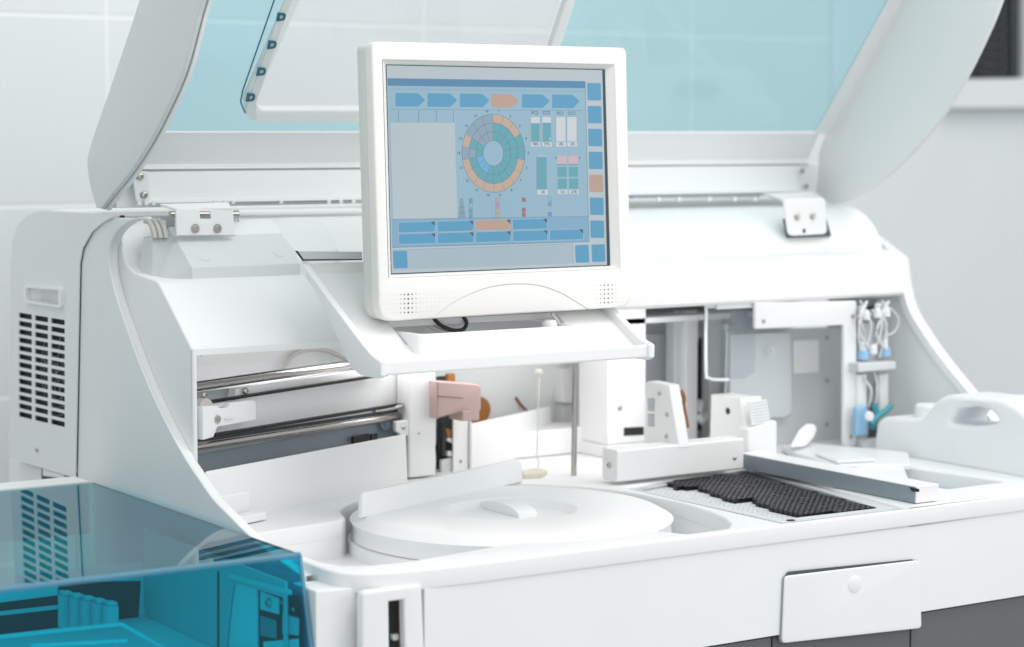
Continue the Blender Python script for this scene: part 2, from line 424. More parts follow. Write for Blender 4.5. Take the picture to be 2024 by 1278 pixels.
# lower skirt of the rear
pxprism('rear_skirt', PX(.985), [(18, 906), (150, 945), (150, 1300), (18, 1300)], 0, .02, M['white'], A, .001)
pxprism('foot_bracket', PX(.975), [(84, 925), (126, 938), (126, 946), (84, 940)], 0, .02, M['white'], A, .001)
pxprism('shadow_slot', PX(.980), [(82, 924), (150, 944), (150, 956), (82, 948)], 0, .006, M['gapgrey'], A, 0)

# ---- left side panel with its raised front ridge
sp = PX(XL)
ridge = [(300, 431), (262, 436), (236, 452), (221, 474), (215, 503), (219, 545), (231, 592), (250, 648), (273, 712), (302, 782), (334, 848), (366, 906), (392, 945), (420, 985), (452, 1018), (486, 1052), (530, 1090), (600, 1140)]
ridge_s = smooth_loop(ridge, 4, closed=False)
sout = ridge_s + [(620, 1330), (151, 1330), (153, 944), (161, 520), (167, 490), (185, 459), (206, 441), (235, 430)]
pxplate('side_panel', sp, [sout], -.0, .0035, M['side'], A, .0014, 3)
SP = COL.objects[-1]
# bright front rim of the ridge
rim_o = ridge_s[2:]; off = []; inn = []
for i, (x, y) in enumerate(rim_o):
    a = rim_o[max(0, i-1)]; b = rim_o[min(len(rim_o)-1, i+1)]; dx, dy = b[0]-a[0], b[1]-a[1]; L_ = math.hypot(dx, dy)
    k = max(.3, min(1, i/8))
    off.append((x + dy/L_*1.5*k, y - dx/L_*1.5*k)); inn.append((x - dy/L_*14*k, y + dx/L_*14*k))
pxplate('panel_rim', PX(XL + .0036), [off + inn[::-1]], 0, .0112, M['white'], SP, .002, 3)

# ---- hood over the sample area, left part
hz = PX(.990)
hood_prof = [(2.42, -.092), (2.362, -.096), (2.352, -.106), (2.346, -.135), (2.335, -.148), (2.315, -.1545), (2.252, -.1605), (2.245, -.1635), (2.238, -.169), (2.160, -.230), (2.160, -.237), (2.42, -.237)]
bm = bmesh.new()
add_prism(bm, [Vector((.9925, y, z)) for y, z in hood_prof], (.185, 0, 0))
link('hood', mesh_of(bm, M['white']), A, 0, ang=50)
HD = COL.objects[-1]
pil = [hz.uv(*q) for q in [(383, 700), (392, 705), (395, 712), (395, 925), (399, 944), (380, 944)]] 
pil2 = [(2.1595, -.2300), (2.1595, hz.uv(395, 930)[1]), hz.uv(404, 950), hz.uv(300, 950), hz.uv(212, 520)] + [(y, z + .0004) for y, z in hood_prof[1:10]]
plate('hood_side', PX(.9895), [pil2], 0, .0062, M['white'], A, .0029, 4)
# corner fillet of the opening
pxprism('opening_corner', PY(2.1615), [(400, 684), (414, 684), (406, 687), (402.5, 694), (400, 704)], -.006, -.0005, M['white'], A, 0)

# ---- box over the hinge
F0 = PY(2.255)
p2, p3, p6, p7 = F0.at(380, 557), F0.at(594, 552), F0.at(378, 525), F0.at(593, 523)
bz = (p2.z + p3.z)/2
p2.z = p3.z = bz; p6.z = p7.z = (p6.z + p7.z)/2
p1 = PY(2.268).at(318, 547); p1.z = bz; p0 = PY(2.285).at(300, 520); p0.z = bz
p4 = PY(2.305).at(301, 463); p5 = PY(2.303).at(346, 466); p8 = PY(2.303).at(573, 463); p4.z = p5.z = p8.z = (p5.z + p8.z)/2
B = 2.33
P = [p0, p1, p2, p3, p4, p5, p6, p7, p8, Vector((p3.x, B, bz)), Vector((p0.x, B, bz)), Vector((p4.x, B, p5.z)), Vector((p8.x, B, p5.z))]
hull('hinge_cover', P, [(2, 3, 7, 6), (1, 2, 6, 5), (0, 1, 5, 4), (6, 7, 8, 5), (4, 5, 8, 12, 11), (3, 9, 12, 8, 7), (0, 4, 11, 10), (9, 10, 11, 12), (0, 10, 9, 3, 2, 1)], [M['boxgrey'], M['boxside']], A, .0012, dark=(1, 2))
HC = COL.objects[-1]
cen = sum((P[i] for i in (0, 1, 2, 3, 9, 10)), Vector())/6
prism('cover_seam', [Vector((cen.x + (P[i].x-cen.x)*1.012, cen.y + (P[i].y-cen.y)*1.018, bz - .0001)) for i in (0, 1, 2, 3, 9, 10)], (0, 0, .0009), M['gapgrey'], HC, 0)
tp = Plane(P[6], P[7]-P[6], P[5]-P[6])
for q in ((405, 508), (552, 500)):
    u_, v_ = tp.uv(*q)
    plate('cap_plug', tp, [[(u_ + .0075*math.cos(a*math.pi/12), v_ + .0075*math.sin(a*math.pi/12)) for a in range(24)]], 0, .0006, M['boxgrey'], HC)

# ---- cross beam carrying the hinges, full width
bx = PX(XR - .004)
beam = smooth_loop([(1640, 403), (1682, 408), (1712, 426), (1733, 457), (1744, 492)], 4, closed=False) + [(1772, 497), (1781, 500), (1784, 508), (1787, 583)]
beam_w = [bx.at(*q) for q in beam]
yzs = [(p.y, p.z) for p in beam_w]
def beam_piece(x0, x1, yz, name):
    yz = [(2.44, yz[0][1])] + yz + [(2.44, yz[-1][1])]
    return prism(name, [Vector((x0, y, z)) for y, z in yz], (x1-x0, 0, 0), M['white'], A, 0)
cb = [q_ for q_ in yzs if q_[0] > 2.256]
def ramp(y, z): return z if y > 2.325 else min(z, -.0975 - .0515*(2.325 - y)/.069)
ca = [(y, ramp(y, z)) for y, z in cb]
cs = [q_ for q_ in ca if q_[0] > 2.3035]
beam_piece(1.034, 1.172, cs + [(2.3035, ramp(2.3035, 0)), (2.3035, -.15)], 'hinge_beam')
bm = bmesh.new()
La = [(2.44, ca[0][1])] + ca + [(ca[-1][0], -.2), (2.44, -.2)]; Lb = [(2.44, cb[0][1])] + cb + [(cb[-1][0], -.2), (2.44, -.2)]
va = [bm.verts.new((1.172, y, z)) for y, z in La]; vb = [bm.verts.new((1.222, y, z)) for y, z in Lb]
for i in range(len(va)): bm.faces.new((va[i], va[(i+1) % len(va)], vb[(i+1) % len(va)], vb[i]))
link('hinge_beam', mesh_of(bm, M['white']), A, 0, ang=50)
yl_, zl_ = yzs[-1]
led = [q_ for q_ in yzs[:-1]]
led = led[:-3] + [(2.222, -.1558), (2.213, -.1566), (2.206, -.160), (2.2025, -.167), (yl_, zl_+.004), (yl_+.003, zl_)]
beam_piece(1.222, XR - .004, led, 'hinge_beam')
BM_ = COL.objects[-1]
print('beam yz', [(round(p.y, 3), round(p.z, 3)) for p in beam_w])

# ---- right side cheek
rc = PX(XR)
rr_ = smooth_loop([(1786, 560), (1800, 612), (1832, 665), (1872, 720), (1925, 784), (1990, 862), (2080, 960)], 4, closed=False)
pxplate('right_cheek', rc, [rr_ + [(2120, 1340), (1600, 1340), (1630, 800), (1640, 420), (1730, 470), (1780, 510)]], 0, .016, M['side'], A, .002)
RC = COL.objects[-1]
offp = [(x - 11, y + 6) for x, y in rr_]
pxplate('cheek_rim', PX(XR - .0005), [rr_ + offp[::-1]], -.003, 0, M['white'], RC)

# ---- interior walls
box('inner_back_wall', XL+.02, XR, 2.585, 2.60, -.47, -.12, M['back'], A, 0)
box('inner_side_wall', XL+.02, 1.24, 2.425, 2.435, -.42, -.238, M['back'], A, 0)
box('inner_ceiling', 1.156, XR-.002, 2.30, 2.585, -.245, -.238, M['back'], A, 0)

# ---- deck with its openings
def zpx(l): return [Z.uv(x, y) for x, y in l]
ZT = -.417
dc = PZ(ZT).at(1011, 1004); DR = .1850
front = [(1.05, 2.43), (XR, 2.43), (XR, 1.800), Z.uv(1400, 1063), Z.uv(1180, 1091), Z.uv(1000, 1112)]
front = [(XL+.014, 2.58), (XR, 2.58), (XR, 1.800)] + [(x, 1.800) for x in (1.9, 1.7, 1.5, 1.3, 1.12)] + smooth_loop([(1.085, 1.801), (1.04, 1.806), (1.01, 1.816), (.992, 1.832), (.988, 1.86)], 4, closed=False) + [(XL+.014, 2.0)]
def circ(a0, a1, rad, n):
    return [(dc.x + rad*math.cos(R(a0 + (a1-a0)*k/n)), dc.y + rad*math.sin(R(a0 + (a1-a0)*k/n))) for k in range(n+1)]
DW = DR + .009
well = circ(146, -2, DW, 40)
well += zpx([(1352, 993), (1400, 1008), (1432, 1022), (1445, 1034), (1438, 1044), (1410, 1051), (1370, 1058)])
well += circ(-72, -122, DW, 18)
well += zpx([(800, 1110), (735, 1116), (680, 1118), (630, 1112), (585, 1093), (528, 1066), (505, 1053), (600, 1039), (672, 1028), (683, 1022)])
well = [(max(x, 1.002), max(y, 1.8125)) for x, y in well]
pit = zpx([(1228, 962), (1488, 918), (1792, 1004), (1546, 1034)])
pocket = round_poly(zpx([(1784, 921), (1990, 951), (1872, 966), (1796, 951)]), .006, 4)
plate('deck', Z, [front, well, pit, pocket], -.021, 0, M['white'], A, .0028, 3)
DK = COL.objects[-1]
# walls of the openings
def skirt(name, loop, z0, z1, m, parent, closed=True):
    bm = bmesh.new(); a = [bm.verts.new((x, y, z1)) for x, y in loop]; b = [bm.verts.new((x, y, z0)) for x, y in loop]
    for i in range(len(a) if closed else len(a)-1):
        j = (i+1) % len(a); bm.faces.new((a[i], a[j], b[j], b[i]))
    return link(name, mesh_of(bm, m), parent)
skirt('well_wall', well, -.50, DZ-.019, M['white'], DK)
prism('well_floor', [Vector((x, y, -.462)) for x, y in well], (0, 0, -.004), M['white'], DK, 0)
skirt('pocket_wall', pocket, -.46, DZ-.019, M['recess_blue'], DK)
prism('pocket_floor', [Vector((x, y, -.458)) for x, y in pocket], (0, 0, -.004), M['recess_blue'], DK, 0)
skirt('pit_wall', pit, -.47, DZ-.019, M['gapgrey'], DK)
prism('pit_floor', [Vector((x, y, -.466)) for x, y in pit], (0, 0, -.004), M['dark'], DK, 0)
# raised steps on the right part of the deck
pxprism('deck_step', PZ(DZ), [(1545, 892), (1600, 886), (1795, 905), (1800, 930), (1660, 930), (1560, 903)], .0005, .008, M['white'], DK, .002)
pxprism('deck_pad', PZ(DZ+.0085), [(1610, 900), (1680, 897), (1730, 912), (1655, 916)], 0, .004, M['white'], DK, .0015)
pxprism('step_ledge', PZ(DZ), [(1655, 935), (1782, 920), (1795, 950), (1770, 955)], .0005, .004, M['white'], DK, .001)
# low step block on the left behind the ridge
prism('corner_block', [Vector(v) for v in ((1.006, 2.13, DZ+.001), (1.052, 2.148, DZ+.001), (1.046, 2.18, DZ+.001), (1.006, 2.16, DZ+.001))], (0, 0, .03), M['white'], DK, .002)
prism('corner_step', [Vector(v) for v in ((1.006, 2.105, DZ+.001), (1.062, 2.127, DZ+.001), (1.058, 2.145, DZ+.001), (1.006, 2.125, DZ+.001))], (0, 0, .009), M['white'], DK, .002)

# ---- front panels below the deck
fp = PY(1.8022)
zb1 = -.5425
box('front_panel', PY(1.8035).at(838, 1200)[0], XR+.02, 1.8022, 1.86, zb1, DZ-.0195, M['white'], A, .001)
FP = COL.objects[-1]
# drawer front
dp = PY(1.8022)
dro = [(1547, 1141), (1556, 1131), (1800, 1106), (1811, 1112), (1817, 1236), (1812, 1243), (1546, 1270), (1541, 1264)]
duv = round_poly([dp.uv(*q) for q in [(1547, 1137), (1813, 1105.5), (1817, 1240), (1541, 1270)]], .0055, 5); du = Vector((sum(a for a, b in duv), sum(b for a, b in duv)))/len(duv)
plate('drawer_gap', dp, [[tuple(du + (Vector(q)-du)*1.009) for q in duv]], -.001, .0016, M['softgap'], A)
DG = None
plate('drawer_front', dp, [duv], .0017, .0040, M['white'], A, .0015, 3)
DF = COL.objects[-1]
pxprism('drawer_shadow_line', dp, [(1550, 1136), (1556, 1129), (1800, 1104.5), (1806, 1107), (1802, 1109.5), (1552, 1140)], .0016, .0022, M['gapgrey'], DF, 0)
u_, v_ = dp.uv(1684, 1153)
lathe('finger_disc', [(0, .0012), (.008, .0016), (.0092, .0010), (.0098, 0), (.0098, -.002)], dp.p(u_, v_, .0040), M['white'], DF, n=32, axis=(0, -1, 0))
# dark lower panels
xs = [1.108, PY(1.806).at(1528, 1275)[0], PY(1.806).at(1802, 1240)[0], 2.5]
for i in range(3):
    box('lower_panel', xs[i]+.0012, xs[i+1]-.0012, 1.8075, 1.87, -.85, zb1-.0025, M['darkpanel'], A, .001)
# left corner columns
def column(name, pix, y, depth, b):
    pl = PY(y); return pxplate(name, pl, pix, -depth, 0, M['white'], A, b, 4)
cpl = PY(1.822)
plate('corner_cover', cpl, [round_poly([(.9605, cpl.uv(600, 1172)[1]), cpl.uv(709, 1161), cpl.uv(712, 1360), (.9605, cpl.uv(712, 1370)[1])], [.001, .005, .001, .001], 4)], -.05, 0, M['white'], A, .0009, 4)
column('slotted_cover', [round_poly([(716, 1170), (834, 1155), (842, 1360), (716, 1360)], [12, 6, 2, 2], 4), [(769, 1189), (799, 1185), (803, 1350), (771, 1350)]], 1.7985, .012, .0025)
box('slot_backing', PY(1.83).at(716, 1200)[0], PY(1.83).at(845, 1200)[0], 1.83, 1.84, -.6, DZ-.023, M['gapgrey'], A, 0)
pxprism('slot_strip', PY(1.815), [(786, 1180), (801, 1180), (804, 1350), (788, 1350)], 0, .004, M['rust'], A, 0)
pxprism('slot_bracket', PY(1.820), [(770, 1252), (787, 1250), (789, 1262), (772, 1264)], 0, .006, M['metalwhite'], A, .001)

# ================================================================== RAISED LID
LP = Plane((0, 2.35, 0), (1, 0, 0), (0, -.785, 1))                # n points to the front and down... the seen face
L = thing('placeholder', 'x', 'x')
COL.objects.unlink(L); bpy.data.objects.remove(L)
cl = PX(.980)
lo = smooth_loop([(345, -220), (275, 0), (226, 148), (192, 246), (176, 296), (172, 326), (178, 368), (190, 410)], 4, closed=False)
ro = smooth_loop([(200, 412), (216, 390), (252, 346), (292, 286), (330, 213), (362, 138), (386, 50), (400, 0), (470, -220)], 4, closed=False)
pxplate('lid', cl, [lo + ro], 0, .006, M['lidgrey'], A, .0015, 3)
LD = COL.objects[-1]; LD.name = 'lid'
def shift(l, dx, dy=0): return [(x+dx, y+dy) for x, y in l]
pxplate('lid_seal', PX(.9865), [ro + shift(ro, 6, 1)[::-1]], 0, .005, M['lidline'], LD)
pxplate('lid_edge', PX(.987), [shift(ro, 5, 1) + shift(ro, 13, 3)[::-1]], 0, .004, M['white'], LD)
# lower bands of the lid: profile in (y,z)
def zat(x, y_px, Y): return PY(Y).at(x, y_px)[2]
xr = 700
prof = [(2.352, zat(xr, 259, 2.352)), (2.350, zat(xr, 262, 2.35)), (2.372, zat(xr, 322, 2.372)), (2.366, zat(xr, 331, 2.366)), (2.40, zat(xr, 331, 2.366)), (2.42, 0.0)]
prism('lid_band', [Vector((.998, y, z)) for y, z in prof], (XR - .03 - .998, 0, 0), M['metalwhite'], LD, .0012)
prof2 = [(2.368, zat(xr, 335, 2.366)), (2.362, zat(xr, 388, 2.362)), (2.352, zat(xr, 392, 2.352)), (2.352, zat(xr, 395, 2.352)), (2.40, zat(xr, 395, 2.352)), (2.40, zat(xr, 335, 2.366))]
x2 = PY(2.36).at(1590, 360)[0]; x1_ = PY(2.36).at(283, 360)[0]
prism('hinge_rail', [Vector((x1_, y, z)) for y, z in prof2], (x2 - x1_, 0, 0), M['white'], LD, .0008)
HR = COL.objects[-1]
prof3 = [(2.372, zat(xr, 331, 2.366)), (2.374, zat(xr, 402, 2.374)), (2.41, zat(xr, 402, 2.374)), (2.41, zat(xr, 331, 2.366))]
prism('lid_heel', [Vector((.994, y, z)) for y, z in prof3], (XR - .01 - .994, 0, 0), M['white'], LD, .002)
# end plate with two screws, little clips under the rail
ep = PY(2.3625)
pxprism('end_plate', ep, [(257, 338), (291, 338), (298, 396), (268, 399)], -.001, .003, M['white'], LD, .002)
EP = COL.objects[-1]
for q in ((274, 348), (282, 385)):
    pxprism('slot', ep, round_poly([(q[0]-8, q[1]-5), (q[0]+4, q[1]-5), (q[0]+5, q[1]+6), (q[0]-7, q[1]+6)], 3, 2), .0031, .0034, M['softgap'], EP, 0)
    screw(ep.at(q[0]+1, q[1], .0036), (0, -1, 0), .0042, EP)
cp = PY(2.352)
for x in (274, 288, 302, 424, 443, 459, 554, 648, 672, 697, 1300, 1340, 1400, 1450, 1490):
    yb = 401.5 - (x > 400)*2.0 - (x - 274)*0.003 - (x > 1000)*3
    pxprism('clip', cp, [(x-3, yb-4), (x+4, yb-4), (x+4, yb+4), (x-3, yb+4)], 0, .003, M['white'], HR, .0006)
pxprism('rail_groove', cp, [(300, 398.5), (705, 395), (705, 398), (300, 402)], -.006, -.0015, M['softgap'], HR, 0)
pxprism('rail_groove', cp, [(1250, 388), (1500, 386), (1500, 390), (1250, 392)], -.006, .0008, M['softgap'], HR, 0)
# tinted sheet with the cut-out for the clear inspection window
sheet = [(270, 258.5), (1652, 258.5), (1930, -300), (470, -300)]
win_o = [(640, -190), (478, 186), (486, 233), (1035, 232), (1068, 190), (1190, -190)]
win_i = [(660, -175), (502, 189), (508, 207), (1028, 207), (1045, 190), (1165, -175)]
ro_ = [LP.uv(*q) for q in win_o]; ri_ = [LP.uv(*q) for q in win_i]
Wo = round_poly(ro_, [.03, .004, .022, .022, .004, .03], 6); Wi = round_poly(ri_, [.02, .004, .008, .008, .004, .02], 5)
Wm = round_poly([LP.uv(*q) for q in [(650, -182), (492, 188), (498, 222), (1032, 221), (1058, 190), (1178, -182)]], [.02, .004, .014, .014, .004, .02], 5)
plate('tinted_sheet', LP, [[LP.uv(*q) for q in sheet], Wm], -.002, 0, M['lidglass'], LD)
plate('inspection_frame', LP, [Wo, Wi], .0005, .010, M['white'], LD, .003, 4)
IF = COL.objects[-1]
plate('clear_pane', LP, [Wi], -.001, .0005, M['clear'], LD)
# dark edge of the sheet with four eyelets down the left of the window
e0 = [(545, -12), (478, 186)]
bm = bmesh.new(); add_tube(bm, [LP.at(606, -150, .001), LP.at(541, 0, .001), LP.at(479, 178, .001), LP.at(475, 200, .001), LP.at(484, 222, .001)], .0009, 6)
link('sheet_edge', mesh_of(bm, M['tealedge']), LD)
pxplate('edge_strip', LP, [[(616, -150), (551, 0), (486, 184), (480, 205), (486, 222), (500, 226), (500, 190), (565, 0), (630, -150)]], .0101, .0112, M['lidgrey'], IF)
for (x, y) in ((549, 21), (531, 76), (510, 129), (489, 180), (568, -34)):
    oc = round_poly([(x-8, y-9), (x+9, y-7), (x+6, y+6), (x-11, y+8)], [1, 5, 5, 1], 4)
    hc = [(x + 4.2*math.cos(a*math.pi/8), y + 4.2*math.sin(a*math.pi/8)) for a in range(16)]
    pxplate('eyelet', LP, [oc, hc], .0115, .0128, M['tealedge'], IF)
# lid rim on the right: flange in the lid plane and deep curved cheek
pxplate('lid_flange', LP, [[(1611, 262), (1760, -10), (1880, -240), (1960, -240), (1845, -10), (1712, 262)]], -.004, .004, M['metalwhite'], LD, .0015)
crp = PX(XR - .018)
cr_o = smooth_loop([(1636, 402), (1668, 400), (1712, 378), (1772, 332), (1850, 246), (1905, 160), (1948, 74), (1982, -10), (2060, -240)], 4, closed=False)
pxplate('lid_cheek', crp, [cr_o + [(1880, -240), (1762, -10), (1640, 235), (1618, 300), (1612, 380)]], 0, .007, M['lidwhite'], LD, .002)
# hinges
hp = PY(2.293)
def hinge(pl, pix, notch, scr, side):
    o = pxplate('hinge', pl, [pix, notch], 0, .0035, M['metalwhite'], A, .001)
    for q in scr:
        lathe('hinge_bolt', [(0, .0045), (.0026, .0045), (.0032, .0035), (.0034, .001), (.0052, .0008), (.0052, -.001)], pl.at(q[0], q[1], .0035), M['screw'], o, n=20, axis=pl.n)
    return o
h1 = hinge(hp, round_poly([(345, 411), (458, 411), (463, 466), (347, 466)], [10, 3, 1, 1], 4), [(392, 417.5), (413, 417.5), (416, 432), (394, 432)], [(383, 451), (427, 451)], 0)
pxprism('hinge_leaf', Plane(hp.at(345, 411, .003), (1, 0, 0), (0, .9, .5)), [(345, 411), (458, 411), (452, 399), (316, 402)], -.0035, 0, M['metalwhite'], h1, .0008)
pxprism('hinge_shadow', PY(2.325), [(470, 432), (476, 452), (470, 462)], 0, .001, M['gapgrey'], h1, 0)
tube('hinge_pin', [PY(2.325).at(336, 424), PY(2.325).at(470, 424)], .0045, M['steel'], h1)
tube('hinge_shaft', [PY(2.335).at(470, 420), PY(2.335).at(735, 416)], .004, M['metalwhite'], h1)
pxprism('shaft_gap', PY(2.33), [(236, 425), (244, 425), (244, 433), (236, 433)], 0, .004, M['black'], h1, 0)
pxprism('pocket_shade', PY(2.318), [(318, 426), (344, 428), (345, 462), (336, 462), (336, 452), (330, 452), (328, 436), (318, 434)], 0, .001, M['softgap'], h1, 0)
hp2 = PY(beam_w[12].y - .012)
pk = pxprism('hinge_pocket', PY(beam_w[12].y - .004), [(1548, 432), (1630, 430), (1640, 466), (1556, 469)], -.002, .004, M['gapgrey'], A, .001)
h2 = hinge(hp2, round_poly([(1545, 393), (1628, 390), (1632, 462), (1556, 466)], [8, 8, 10, 10], 4), [(1584, 452), (1590, 452), (1590, 460), (1584, 460)], [(1572, 427), (1603, 426)], 1)
pxprism('hinge_leaf', PY(2.345), [(1500, 382), (1600, 378), (1610, 398), (1548, 402)], 0, .012, M['metalwhite'], h2, .003)
for q in ((1585, 338), (1593, 368)): screw(PY(2.356).at(*q), (0, -1, 0), .004, HR)
for k in range(3):
    x = 292 + k*11
    tube('coiled_cable', [PY(2.325).at(x-4, 437), PY(2.312).at(x+4, 440), PY(2.303).at(x+10, 452), PY(2.30).at(x+14, 470)], .0030, M['beige'], A, smooth=5)

# ================================================================== GANTRY INSIDE THE LEFT OPENING
TR = VP((408, 1038.6), (805, 955.6), DZ)
def tr(off): return Plane(TR.o - TR.n*off, TR.u, (0, 0, 1))      # planes parallel to the trough, further back
if TR.n.y > 0: TR = Plane(TR.o, -TR.u, (0, 0, 1))
G = A
pxplate('trough_panel', TR, [round_poly([(403, 1045), (408, 932), (802, 858), (806, 957)], [1, 4, 2, 1], 3)], -.0025, 0, M['metalwhite'], A, .0006)
pxprism('trough_bracket', tr(.004), [(396, 934), (412, 929), (418, 934), (404, 950), (404, 965), (396, 965)], -.004, 0, M['gapgrey'], A, .0005)
t1 = tr(.035)
pxprism('lower_beam', tr(.05), [(380, 900), (760, 832), (810, 822), (810, 900), (380, 960)], -.02, 0, M['bluegrey'], A, .001)
pxprism('dark_block', tr(.044), [(694, 862), (725, 856), (725, 871), (694, 877)], 0, .004, M['black'], A, .0006)
pxprism('dark_block', tr(.044), [(730, 858), (742, 856), (742, 869), (730, 871)], 0, .004, M['black'], A, .0006)
lr = tr(.037)
tube('guide_rod', [lr.at(380, 884), lr.at(800, 820)], .0049, M['steel'], A, n=20)
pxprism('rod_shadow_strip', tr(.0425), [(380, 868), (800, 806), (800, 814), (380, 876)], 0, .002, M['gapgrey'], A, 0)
ub = tr(.045)
pxprism('belt_beam', ub, [(463, 797), (470, 770), (830, 712), (830, 800), (420, 868), (440, 840)], -.014, 0, M['metalwhite'], A, .001)
pxprism('upper_beam', tr(.06), [(380, 778), (830, 708), (830, 735), (380, 805)], -.01, 0, M['greymetal'], A, .001)
pxprism('screw_tab', tr(.043), [(462, 768), (720, 728), (724, 744), (478, 786), (462, 786)], 0, .003, M['metalwhite'], A, .0008)
urp = tr(.05)
tube('guide_rod', [urp.at(380, 766.5), urp.at(760, 711)], .0046, M['steel'], A, n=20)
pxprism('rod_cover_strip', tr(.056), [(380, 755), (760, 700), (760, 704), (380, 759)], 0, .003, M['gapgrey'], A, 0)
# toothed belts
def belt(pl, a, b, th, tooth):
    bm = bmesh.new(); A0 = Vector(pl.uv(*a)); B0 = Vector(pl.uv(*b)); d = (B0-A0); Ln = d.length; d.normalize(); n = Vector((-d.y, d.x))
    if n.y < 0: n = -n
    def q(u, v, w): p = A0 + d*u + n*v; return pl.p(p.x, p.y, w)
    add_prism(bm, [q(0, 0, 0), q(Ln, 0, 0), q(Ln, th, 0), q(0, th, 0)], pl.n*.006)
    k = 0
    while k*tooth < Ln:
        s = k*tooth; add_prism(bm, [q(s, -.0011, 0), q(s+tooth*.5, -.0011, 0), q(s+tooth*.5, .0001, 0), q(s, .0001, 0)], pl.n*.006); k += 1
    return link('toothed_belt', mesh_of(bm, M['black']), A)
belt(tr(.040), (404, 795), (760, 740), .0020, .0042)
belt(tr(.036), (419, 860), (806, 796.5), .0022, .0042)
# pulley block
pb = tr(.028)
blk = pxplate('pulley_block', pb, [round_poly([(388, 802), (416, 800), (424, 806), (440, 803), (442, 795), (488, 789), (493, 793), (493, 828), (417, 842), (409, 862), (388, 868)], 2, 2)], 0, .01, M['metalwhite'], A, .0008)
c_ = pb.at(416.5, 827, .0103)
lathe('bearing', [(0, .0015), (.0016, .0015), (.0017, .0004), (.0028, .0004), (.0029, .001), (.0044, .001), (.0046, 0)], c_, M['screw'], blk, n=28, axis=pb.n)
lathe('pulley', [(0, .004), (.0105, .004), (.0105, -.004), (0, -.004)], pb.at(408, 806, -.004), M['beige'], blk, n=40, axis=pb.n)
pxprism('hex_key', pb, [(430, 824), (447, 821), (447, 824), (430, 827)], .0105, .0125, M['metalwhite'], blk, .0003)
for q in ((404, 780), (486, 772)): screw(tr(.036).at(*q), TR.n, .0038, A)
screw(tr(.043).at(486, 772), TR.n, .003, A)
# hose behind
hb = PY(2.41)
tube('hose', [hb.at(558, 735), hb.at(566, 716), hb.at(585, 698), hb.at(615, 690), hb.at(650, 694), hb.at(690, 712)], .0026, M['beige'], A, smooth=6)
# carriage column
cy = 2.288
box('carriage_column', PY(cy).at(808, 900)[0], PY(cy).at(862, 900)[0], cy, cy+.03, DZ+.002, -.222, M['greymetal'] if 0 else M['metalwhite'], A, .003)
CC = COL.objects[-1]
screw(PY(cy).at(828.5, 856, .0003), (0, -1, 0), .0014, CC)
pxprism('carriage_clamp', PY(cy+.01), [(776, 832), (806, 828), (806, 860), (786, 858), (776, 850)], 0, .008, M['metalwhite'], A, .001)
screw(PY(cy+.01).at(792, 843, .0082), (0, -1, 0), .0028, A)
lathe('idler_wheel', [(0, .004), (.004, .004), (.0045, .002), (.008, .002), (.0088, .003), (.009, -.004), (0, -.004)], PY(cy+.02).at(763, 836), M['bluegrey'], A, n=30, axis=(0, -1, 0))
tube('drive_shaft', [PY(cy+.012).at(740, 812), PY(cy+.012).at(806, 800)], .003, M['steel'], A)
# dark mechanism right of the column
my = 2.315
pxprism('mechanism_back', PY(my+.03), [(862, 744), (898, 740), (898, 940), (862, 945)], 0, .002, M['dark'], A, 0)
for (pts, m) in (([(880, 738), (895, 737), (895, 756), (880, 757)], 'brown'), ([(876, 845), (896, 850), (896, 868), (880, 865)], 'brown'), ([(869, 832), (877, 832), (877, 900), (869, 900)], 'black'),
                 ([(880, 860), (890, 864), (897, 872), (892, 876), (880, 870)], 'white'), ([(880, 892), (886, 889), (894, 894), (892, 902), (881, 900)], 'white'), ([(868, 908), (890, 903), (890, 936), (868, 940)], 'dullplate')):
    pxprism('mechanism_piece', PY(my+.01), pts, 0, .006, M[m], A, .0008)
pxprism('column_bracket', PY(my), [(896, 828), (926, 826), (926, 930), (896, 935)], -.003, 0, M['metalwhite'], A, .0008)
screw(PY(my).at(910.5, 911.5, .0002), (0, -1, 0), .0022, A)
pxprism('bracket_edge', PY(my), [(927, 833), (931.5, 832), (931.5, 926), (927, 928)], -.002, .002, M['greymetal'], A, .0005)
# pink probe head
kp = PY(2.27)
hd_ = pxplate('probe_head', kp, [round_poly([(864, 754), (912, 757), (945, 760), (951, 764), (951, 809), (948, 811), (948, 831), (912, 832), (911, 814), (864, 828)], [1, 5, 8, 6, 2, 2, 3, 1, 1, 1], 3)], -.03, 0, M['pink'], A, .0015, 3)
pxprism('head_boss', kp, [(911, 812), (928, 812), (928, 831), (911, 831)], .0005, .005, M['pink'], hd_, .001)
pxprism('head_seam', kp, [(864, 782), (916, 786), (916, 787), (864, 783)], 0, .0006, M['rust'], hd_, 0)
# white box panel right of it
wpn = VP((931, 930), (1090, 888), DZ)
if wpn.n.y > 0: wpn = Plane(wpn.o, -wpn.u, (0, 0, 1))
pxplate('cover_panel', wpn, [round_poly([(932, 930), (932, 838), (1088, 803), (1091, 880), (1060, 896)], 2, 2)], -.004, 0, M['metalwhite'], A, .0008)
CVp = COL.objects[-1]
pxprism('panel_slot', wpn, round_poly([(1046, 872), (1051, 870), (1051, 900), (1046, 902)], 2, 2), .0003, .0008, M['softgap'], CVp, 0)
screw(wpn.at(1028, 898, .0002), wpn.n, .002, CVp)
bh = PY(2.45)
tube('guide_rod', [bh.at(940, 797), bh.at(1130, 759)], .0065, M['steel'], A, n=16)
pxprism('rear_beam', PY(2.50), [(930, 752), (1140, 700), (1140, 752), (930, 790)], 0, .01, M['metalwhite'], A, .001)
pxprism('rear_gap', PY(2.49), [(930, 780), (1120, 742), (1120, 752), (930, 790)], 0, .004, M['gapgrey'], A, 0)
pxprism('rear_dark', PY(2.47), [(1045, 735), (1118, 725), (1112, 764), (1050, 772)], 0, .004, M['gapgrey'], A, 0)
